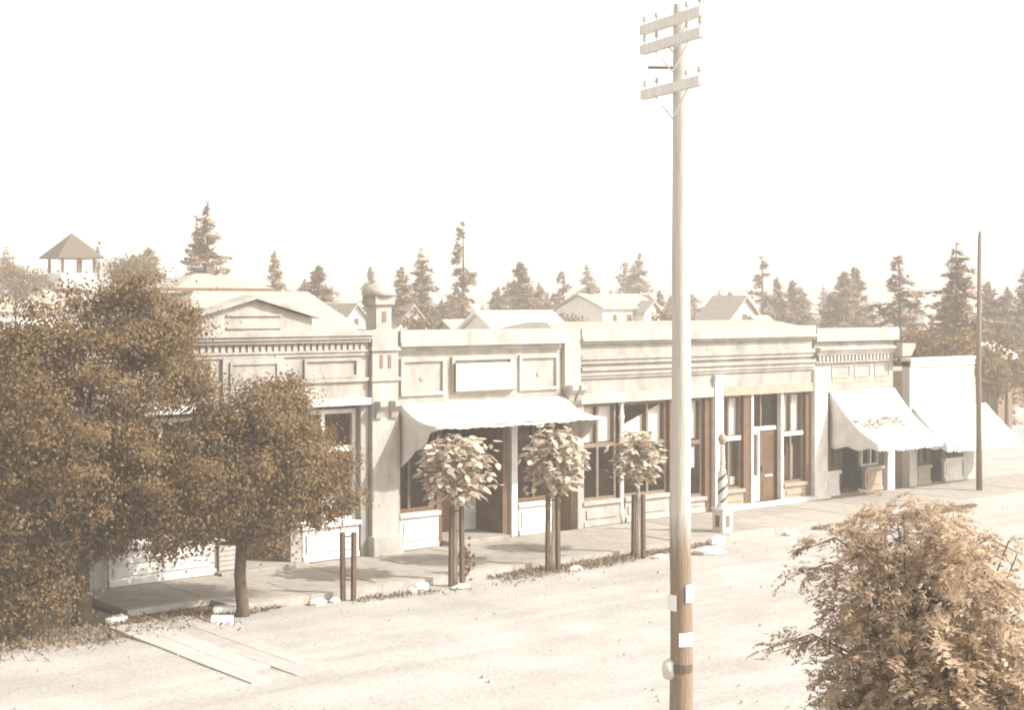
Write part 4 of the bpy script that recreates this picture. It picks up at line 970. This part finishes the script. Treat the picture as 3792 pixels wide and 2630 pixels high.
def conifer(label, px, top, dist, kind, wscale=1.0, group='conifers beyond the rooftops', cut=0):
    X, Y = cam_point(px, dist); H = EYE + (680 - top) / 3400.0 * dist + cut
    t = thing('conifer', label, 'tree', (X, Y, 0), group); me, tm = CON[kind]; a = _cn.uniform(0, 6.28)
    w = H * wscale * 1.3; o = inst('needles', me, t, (0, 0, 0), (_cn.uniform(-.02, .02), _cn.uniform(-.02, .02), a), (w, w, H)); o['kind'] = 'stuff'
    inst('trunk', tm, t, (0, 0, 0), (0, 0, a), (w, w, H))
conifer('tall dark conifer rising over the biggest tree at left', 465, 448, 95, 1, 1.0)
conifer('pointed conifer right of the brick chimney', 615, 558, 120, 0, .75)
conifer('bushy conifer behind the right end of the pale hall roof', 713, 588, 105, 0, 1.25)
conifer('lower bushy conifer beside the pale hall roof', 684, 622, 112, 4, .8)
conifer('small conifer tip above the turret dome', 832, 593, 150, 0, .8)
conifer('broad pointed conifer right of the turret dome', 900, 594, 110, 0, 1.1)
conifer('tall slim conifer second to the right of the turret', 946, 556, 115, 1, 1.1)
conifer('tall gappy conifer with bare tiers left of centre', 1040, 486, 112, 2, 1.0)
conifer('broad lower conifer at the foot of the gappy one', 1030, 640, 122, 4, 1.15)
conifer('low dark conifer left of the gappy one', 992, 668, 118, 4, .8)
conifer('broad conifer over the long low white roof', 1165, 580, 118, 0, 1.15)
conifer('stout conifer left of the broad one over the white roof', 1118, 640, 120, 4, .95)
conifer('stout conifer right of the broad one over the white roof', 1214, 632, 120, 4, 1.0)
conifer('thin ragged conifer left of the two storey house', 1265, 604, 122, 5, 1.0)
conifer('faint conifer above the left end of the two storey house', 1320, 590, 165, 1, 1.2)
conifer('faint ragged conifer above the two storey house', 1402, 584, 165, 5, 1.2)
conifer('sharp tall conifer above the two storey house right end', 1435, 562, 150, 1, 1.2)
conifer('short conifer left of the utility pole', 1485, 648, 140, 0, 1.1)
conifer('shorter conifer touching the utility pole left edge', 1508, 660, 150, 0, 1.0)
conifer('low conifer right of the utility pole', 1612, 662, 150, 0, 1.1)
conifer('small conifer tip over the steep gabled house', 1637, 652, 165, 0, 1.2)
conifer('tall bare topped conifer near the pale roof loft', 1713, 566, 118, 2, 1.1)
conifer('dense conifer just right of the bare topped one', 1750, 618, 122, 0, 1.0)
conifer('slender conifer third to the right of the bare topped one', 1781, 626, 126, 3, 1.3)
conifer('dark blunt conifer above the middle of the loft roof', 1804, 640, 116, 4, .8)
conifer('small conifer before the twin pointed conifers', 1863, 654, 118, 0, 1.1)
conifer('left one of the twin pointed conifers over the loft', 1893, 602, 118, 0, 1.2)
conifer('right one of the twin pointed conifers over the loft', 1926, 597, 122, 3, 1.5)
conifer('dark ragged conifer over the end shop right edge', 2021, 564, 88, 5, 1.15)
conifer('big dark conifer with sparse top left of the slim pole', 2150, 542, 80, 1, 1.25)
conifer('dense dark conifer under the sparse topped one', 2142, 640, 82, 4, .95)
conifer('pale broad conifer right of the slim pole', 2222, 628, 100, 0, 1.35)
conifer('rounded pale conifer at the right edge', 2262, 640, 100, 4, 1.0)
conifer('tall conifer cut by the right edge', 2306, 600, 100, 1, 1.2)
conifer('leaning snag like conifer beside the belfry', 222, 532, 118, 2, .55)
conifer('faint conifer at the far left edge', 8, 552, 150, 1, 1.2)
conifer('pale conifer between the belfry and the tall dark one', 330, 548, 110, 0, 1.3)
far = random.Random(5)
for k in range(44):
    px = 250 + k * 47 + far.uniform(-16, 16)
    if 735 < px < 800: continue
    conifer('faint conifer in the distant tree line behind the houses', px, far.uniform(640, 684), far.uniform(150, 210), far.choice([0, 0, 1, 4, 4]), far.uniform(1.0, 1.5), 'conifers of the distant tree line')

# round leafy bushes among the houses
def bush(label, px, top, dist, w, h, seed, name='bush', group='bushes among the houses', zb=None):
    X, Y = cam_point(px, dist); zt = EYE + (680 - top) / 3400.0 * dist; rn = np.random.default_rng(seed)
    t = thing(name, label, 'bush', (X, Y, 0), group)
    MB().tube([(X, Y, -.1), (X, Y, zt - h * .5)], [.12, .05], 6).obj('stem', M['bark'], t)
    d = nz3(rn.normal(size=(46, 3))); c = d * rn.uniform(.45, 1, (46, 1)) * np.array([w, w, h / 2]) + np.array([0, 0, zt - h / 2])
    cent = np.repeat(c, 42, 0) + rn.normal(size=(46 * 42, 3)) * .16 * w * np.array([1, 1, .7])
    P = leaf_quads(cent, nz3(cent - np.array([0, 0, zt - h / 2])) + rn.normal(size=cent.shape) * .6, .20, .14)
    o = mesh_obj('foliage', quads_mesh('foliage', P, M['leaf'], rn.uniform(0, 1, len(P))), t); o['kind'] = 'stuff'
bush('round dark bush behind the end of the toothed cornice', 2045, 738, 66, 1.3, 2.4, 1)
bush('dark bush low over the false front coping', 2100, 745, 64, 1.5, 2.2, 2)
bush('dark bush left of the slim pole above the false front', 2150, 752, 62, 1.6, 2.0, 3)
bush('broad pale bush right of the slim pole', 2262, 740, 72, 1.6, 3.2, 4)
bush('low bush in front of the pale shed by the slim pole', 2222, 800, 70, 1.2, 1.6, 5)
bush('bush at the foot of the two storey house', 1500, 690, 90, 1.5, 2.8, 6)
bush('bush beside the thin ragged conifer', 1262, 692, 84, 1.3, 2.6, 7)
bush('bush below the taller house eave', 470, 655, 62, 1.5, 1.6, 8)
bush('leafy bush beside the schoolhouse belfry', 300, 570, 98, 2.0, 2.6, 9)
bush('low bush behind the small cottage right of the turret', 935, 700, 88, 1.2, 2.4, 10)
bush('leafy bush left of the schoolhouse roof', 35, 590, 98, 2.0, 2.6, 12)

# ------------------------------------------------------------------ stones, paving blocks and weeds along the kerb
def rock(label, x, y, sx, sy, sz, seed, rot=0.0, name='stone', grp='pale stones by the kerb', blocky=False, z=0.0):
    rg = random.Random(seed); mb = MB(); n = 9
    if blocky:
        j = lambda s: s + rg.uniform(-.02, .02)
        mb.hexa([(j(-sx), j(-sy), -.08), (j(sx), j(-sy), -.08), (j(sx), j(sy), -.08), (j(-sx), j(sy), -.08), (j(-sx), j(-sy), sz), (j(sx), j(-sy), sz), (j(sx), j(sy), sz), (j(-sx), j(sy), sz)])
        o = mb.obj(name, M['board'], bevel=.015)
    else:
        rings = []
        for k, (zz, rr) in enumerate(((-.3, .8), (.25, 1.0), (.65, .85), (1.0, .35))):
            rings.append([(sx * rr * math.cos(t * 6.283 / n) * rg.uniform(.8, 1.15), sy * rr * math.sin(t * 6.283 / n) * rg.uniform(.8, 1.15), sz * zz * rg.uniform(.9, 1.1)) for t in range(n)])
        for r in rings: mb.v += r
        for k in range(3):
            for t in range(n): mb.f.append((k * n + t, k * n + (t + 1) % n, (k + 1) * n + (t + 1) % n, (k + 1) * n + t))
        mb.f.append(tuple(3 * n + t for t in range(n))); o = mb.obj(name, M['stone'])
    o.location = (x, y, z); o.rotation_euler = (0, 0, rot); tag(o, label, 'stone', grp)
rock('white rectangular block beside the second big tree trunk, next to the kerb', 14.72, 27.05, .20, .12, .17, 3, -.6, 'paving_block', 'white blocks by the second big tree', True)
rock('white rectangular block lying out in the street below the other block', 14.30, 26.35, .22, .10, .14, 4, -.65, 'paving_block', 'white blocks by the second big tree', True)
rock('large flat white slab of stone right of the utility pole', 27.6, 26.0, .46, .34, .16, 5, -.5)
rock('pale stone at the kerb just above the large flat slab', 28.9, 26.95, .30, .18, .20, 6, .2)
rock('pale stone left of the empty stakes', 16.75, 26.80, .22, .14, .12, 7)
rock('small pale stone next to the empty stakes', 17.15, 26.78, .13, .10, .09, 8)
rock('pale stone in weeds left of the largest young tree', 19.35, 26.75, .26, .17, .15, 9, .4)
rock('small round stone in weeds left of the largest young tree', 19.0, 26.6, .12, .11, .10, 10)
rock('flat stone at the foot of the largest young tree', 20.15, 26.35, .30, .16, .07, 11, .3)
rock('small stone at the foot of the middle young tree', 23.55, 26.4, .22, .12, .09, 12)
rock('small stone right of the smallest young tree', 26.25, 26.35, .24, .14, .09, 13)
rock('pale stone near the kerb below the barber shop', 31.6, 26.75, .28, .16, .12, 14)
rock('second pale stone near the kerb below the barber shop', 33.2, 26.6, .20, .13, .10, 15)
rock('flat pale stone at the broken left end of the pavement', 12.75, 27.75, .34, .18, .14, 16, .5)
# weeds: one uncountable strip along the gutter, thicker here and there
rn = np.random.default_rng(14)
n = 11000
wx = rn.uniform(11.5, 42, n); wy = KERB - .02 - np.abs(rn.normal(0, .42, n)); keep = smooth_noise(wx, wy * 2, 8, [(.9, 1.0), (2.6, .7)]) + .25 * (wx < 20) > .15 + np.clip(KERB - .3 - wy, 0, 2) * .8
wx2 = rn.uniform(9.5, 14.6, 3000); wy2 = 27.2 + rn.normal(0, .55, 3000)
wx = np.concatenate([wx[keep], wx2]); wy = np.concatenate([wy[keep], wy2]); n = len(wx)
hgt = rn.uniform(.03, .12, n); lean = rn.normal(0, .06, (n, 2)); wdt = rn.uniform(.012, .035, n); ang = rn.uniform(0, 3.14, n)
b0 = np.stack([wx, wy, np.full(n, -.01)], 1); tp = b0 + np.stack([lean[:, 0], lean[:, 1], hgt], 1); sd = np.stack([np.cos(ang) * wdt, np.sin(ang) * wdt, 0 * ang], 1); md = (b0 + tp) / 2
P = np.stack([b0 - sd * .5, md + sd, tp, md - sd], 1)
wo_ = mesh_obj('weeds', quads_mesh('weeds', P, M['weed'], rn.uniform(0, 1, n))); wo_['kind'] = 'stuff'; wo_['label'] = 'low brown weeds and litter in the gutter along the kerb'; wo_['category'] = 'weeds'
# leafy weed clump on the pavement edge right of the largest young tree
wc = thing('weed_plant', 'dark leafy weed growing right of the largest young tree', 'plant', (20.75, 27.0, .1))
c = rn.normal(size=(160, 3)) * np.array([.10, .08, .20]) + np.array([20.75, 26.98, .42])
o = mesh_obj('foliage', quads_mesh('foliage', leaf_quads(c, rn.normal(size=(160, 3)) + np.array([0, 0, .6]), .10, .07), M['leaf'], rn.uniform(0, 1, 160)), wc); o.matrix_parent_inverse = Matrix.Translation((-20.75, -27.0, -.1)); o['kind'] = 'stuff'
MB().tube([(20.75, 26.98, -.05), (20.77, 26.98, .5)], [.012, .006], 5).obj('stem', M['bark'], wc)

# ------------------------------------------------------------------ pebbles and clods strewn over the dirt
n = 450; px3 = rn.uniform(8, 46, n); py3 = rn.uniform(13, 27, n); s3 = rn.gamma(2, .008, n) + .006; Pq = []
th = rn.uniform(0, 6.28, n)
for dx, dy in ((0, 1), (1, 0)):
    pass
cc = np.stack([px3, py3, s3 * .25], 1); e1 = np.stack([np.cos(th) * s3, np.sin(th) * s3, 0 * s3], 1); e2 = np.stack([-np.sin(th) * s3 * .7, np.cos(th) * s3 * .7, 0 * s3], 1); upv = np.stack([0 * s3, 0 * s3, s3 * .8], 1)
top = [cc - e1 * .5 + upv, cc + e2 * .5 + upv, cc + e1 * .5 + upv, cc - e2 * .5 + upv]; bot = [cc - e1, cc + e2, cc + e1, cc - e2]
bot = [b - upv * .8 for b in bot]
for k in range(4): Pq.append(np.stack([bot[k], bot[(k + 1) % 4], top[(k + 1) % 4], top[k]], 1))
Pq.append(np.stack(top, 1)); Pq = np.concatenate(Pq)
pb = mesh_obj('pebbles', quads_mesh('pebbles', Pq, M['dirt'], rn.uniform(0, 1, len(Pq)))); pb['kind'] = 'stuff'; pb['label'] = 'small pebbles and clods scattered over the dirt street'; pb['category'] = 'pebbles'

# ------------------------------------------------------------------ pale summer haze
hz = bpy.data.materials.new('haze'); hz.use_nodes = True; n_ = hz.node_tree.nodes; n_.remove(n_['Principled BSDF'])
pv = n_.new('ShaderNodeVolumePrincipled'); pv.inputs['Color'].default_value = (1.0, .95, .87, 1); pv.inputs['Density'].default_value = .0021; pv.inputs['Anisotropy'].default_value = .2
hz.node_tree.links.new(pv.outputs['Volume'], n_['Material Output'].inputs['Volume'])
ho = MB().box(-60, 320, -60, 420, -1.2, 24).obj('haze', hz); ho['kind'] = 'stuff'; ho['label'] = 'pale haze thickening toward the distant trees'; ho['category'] = 'haze'
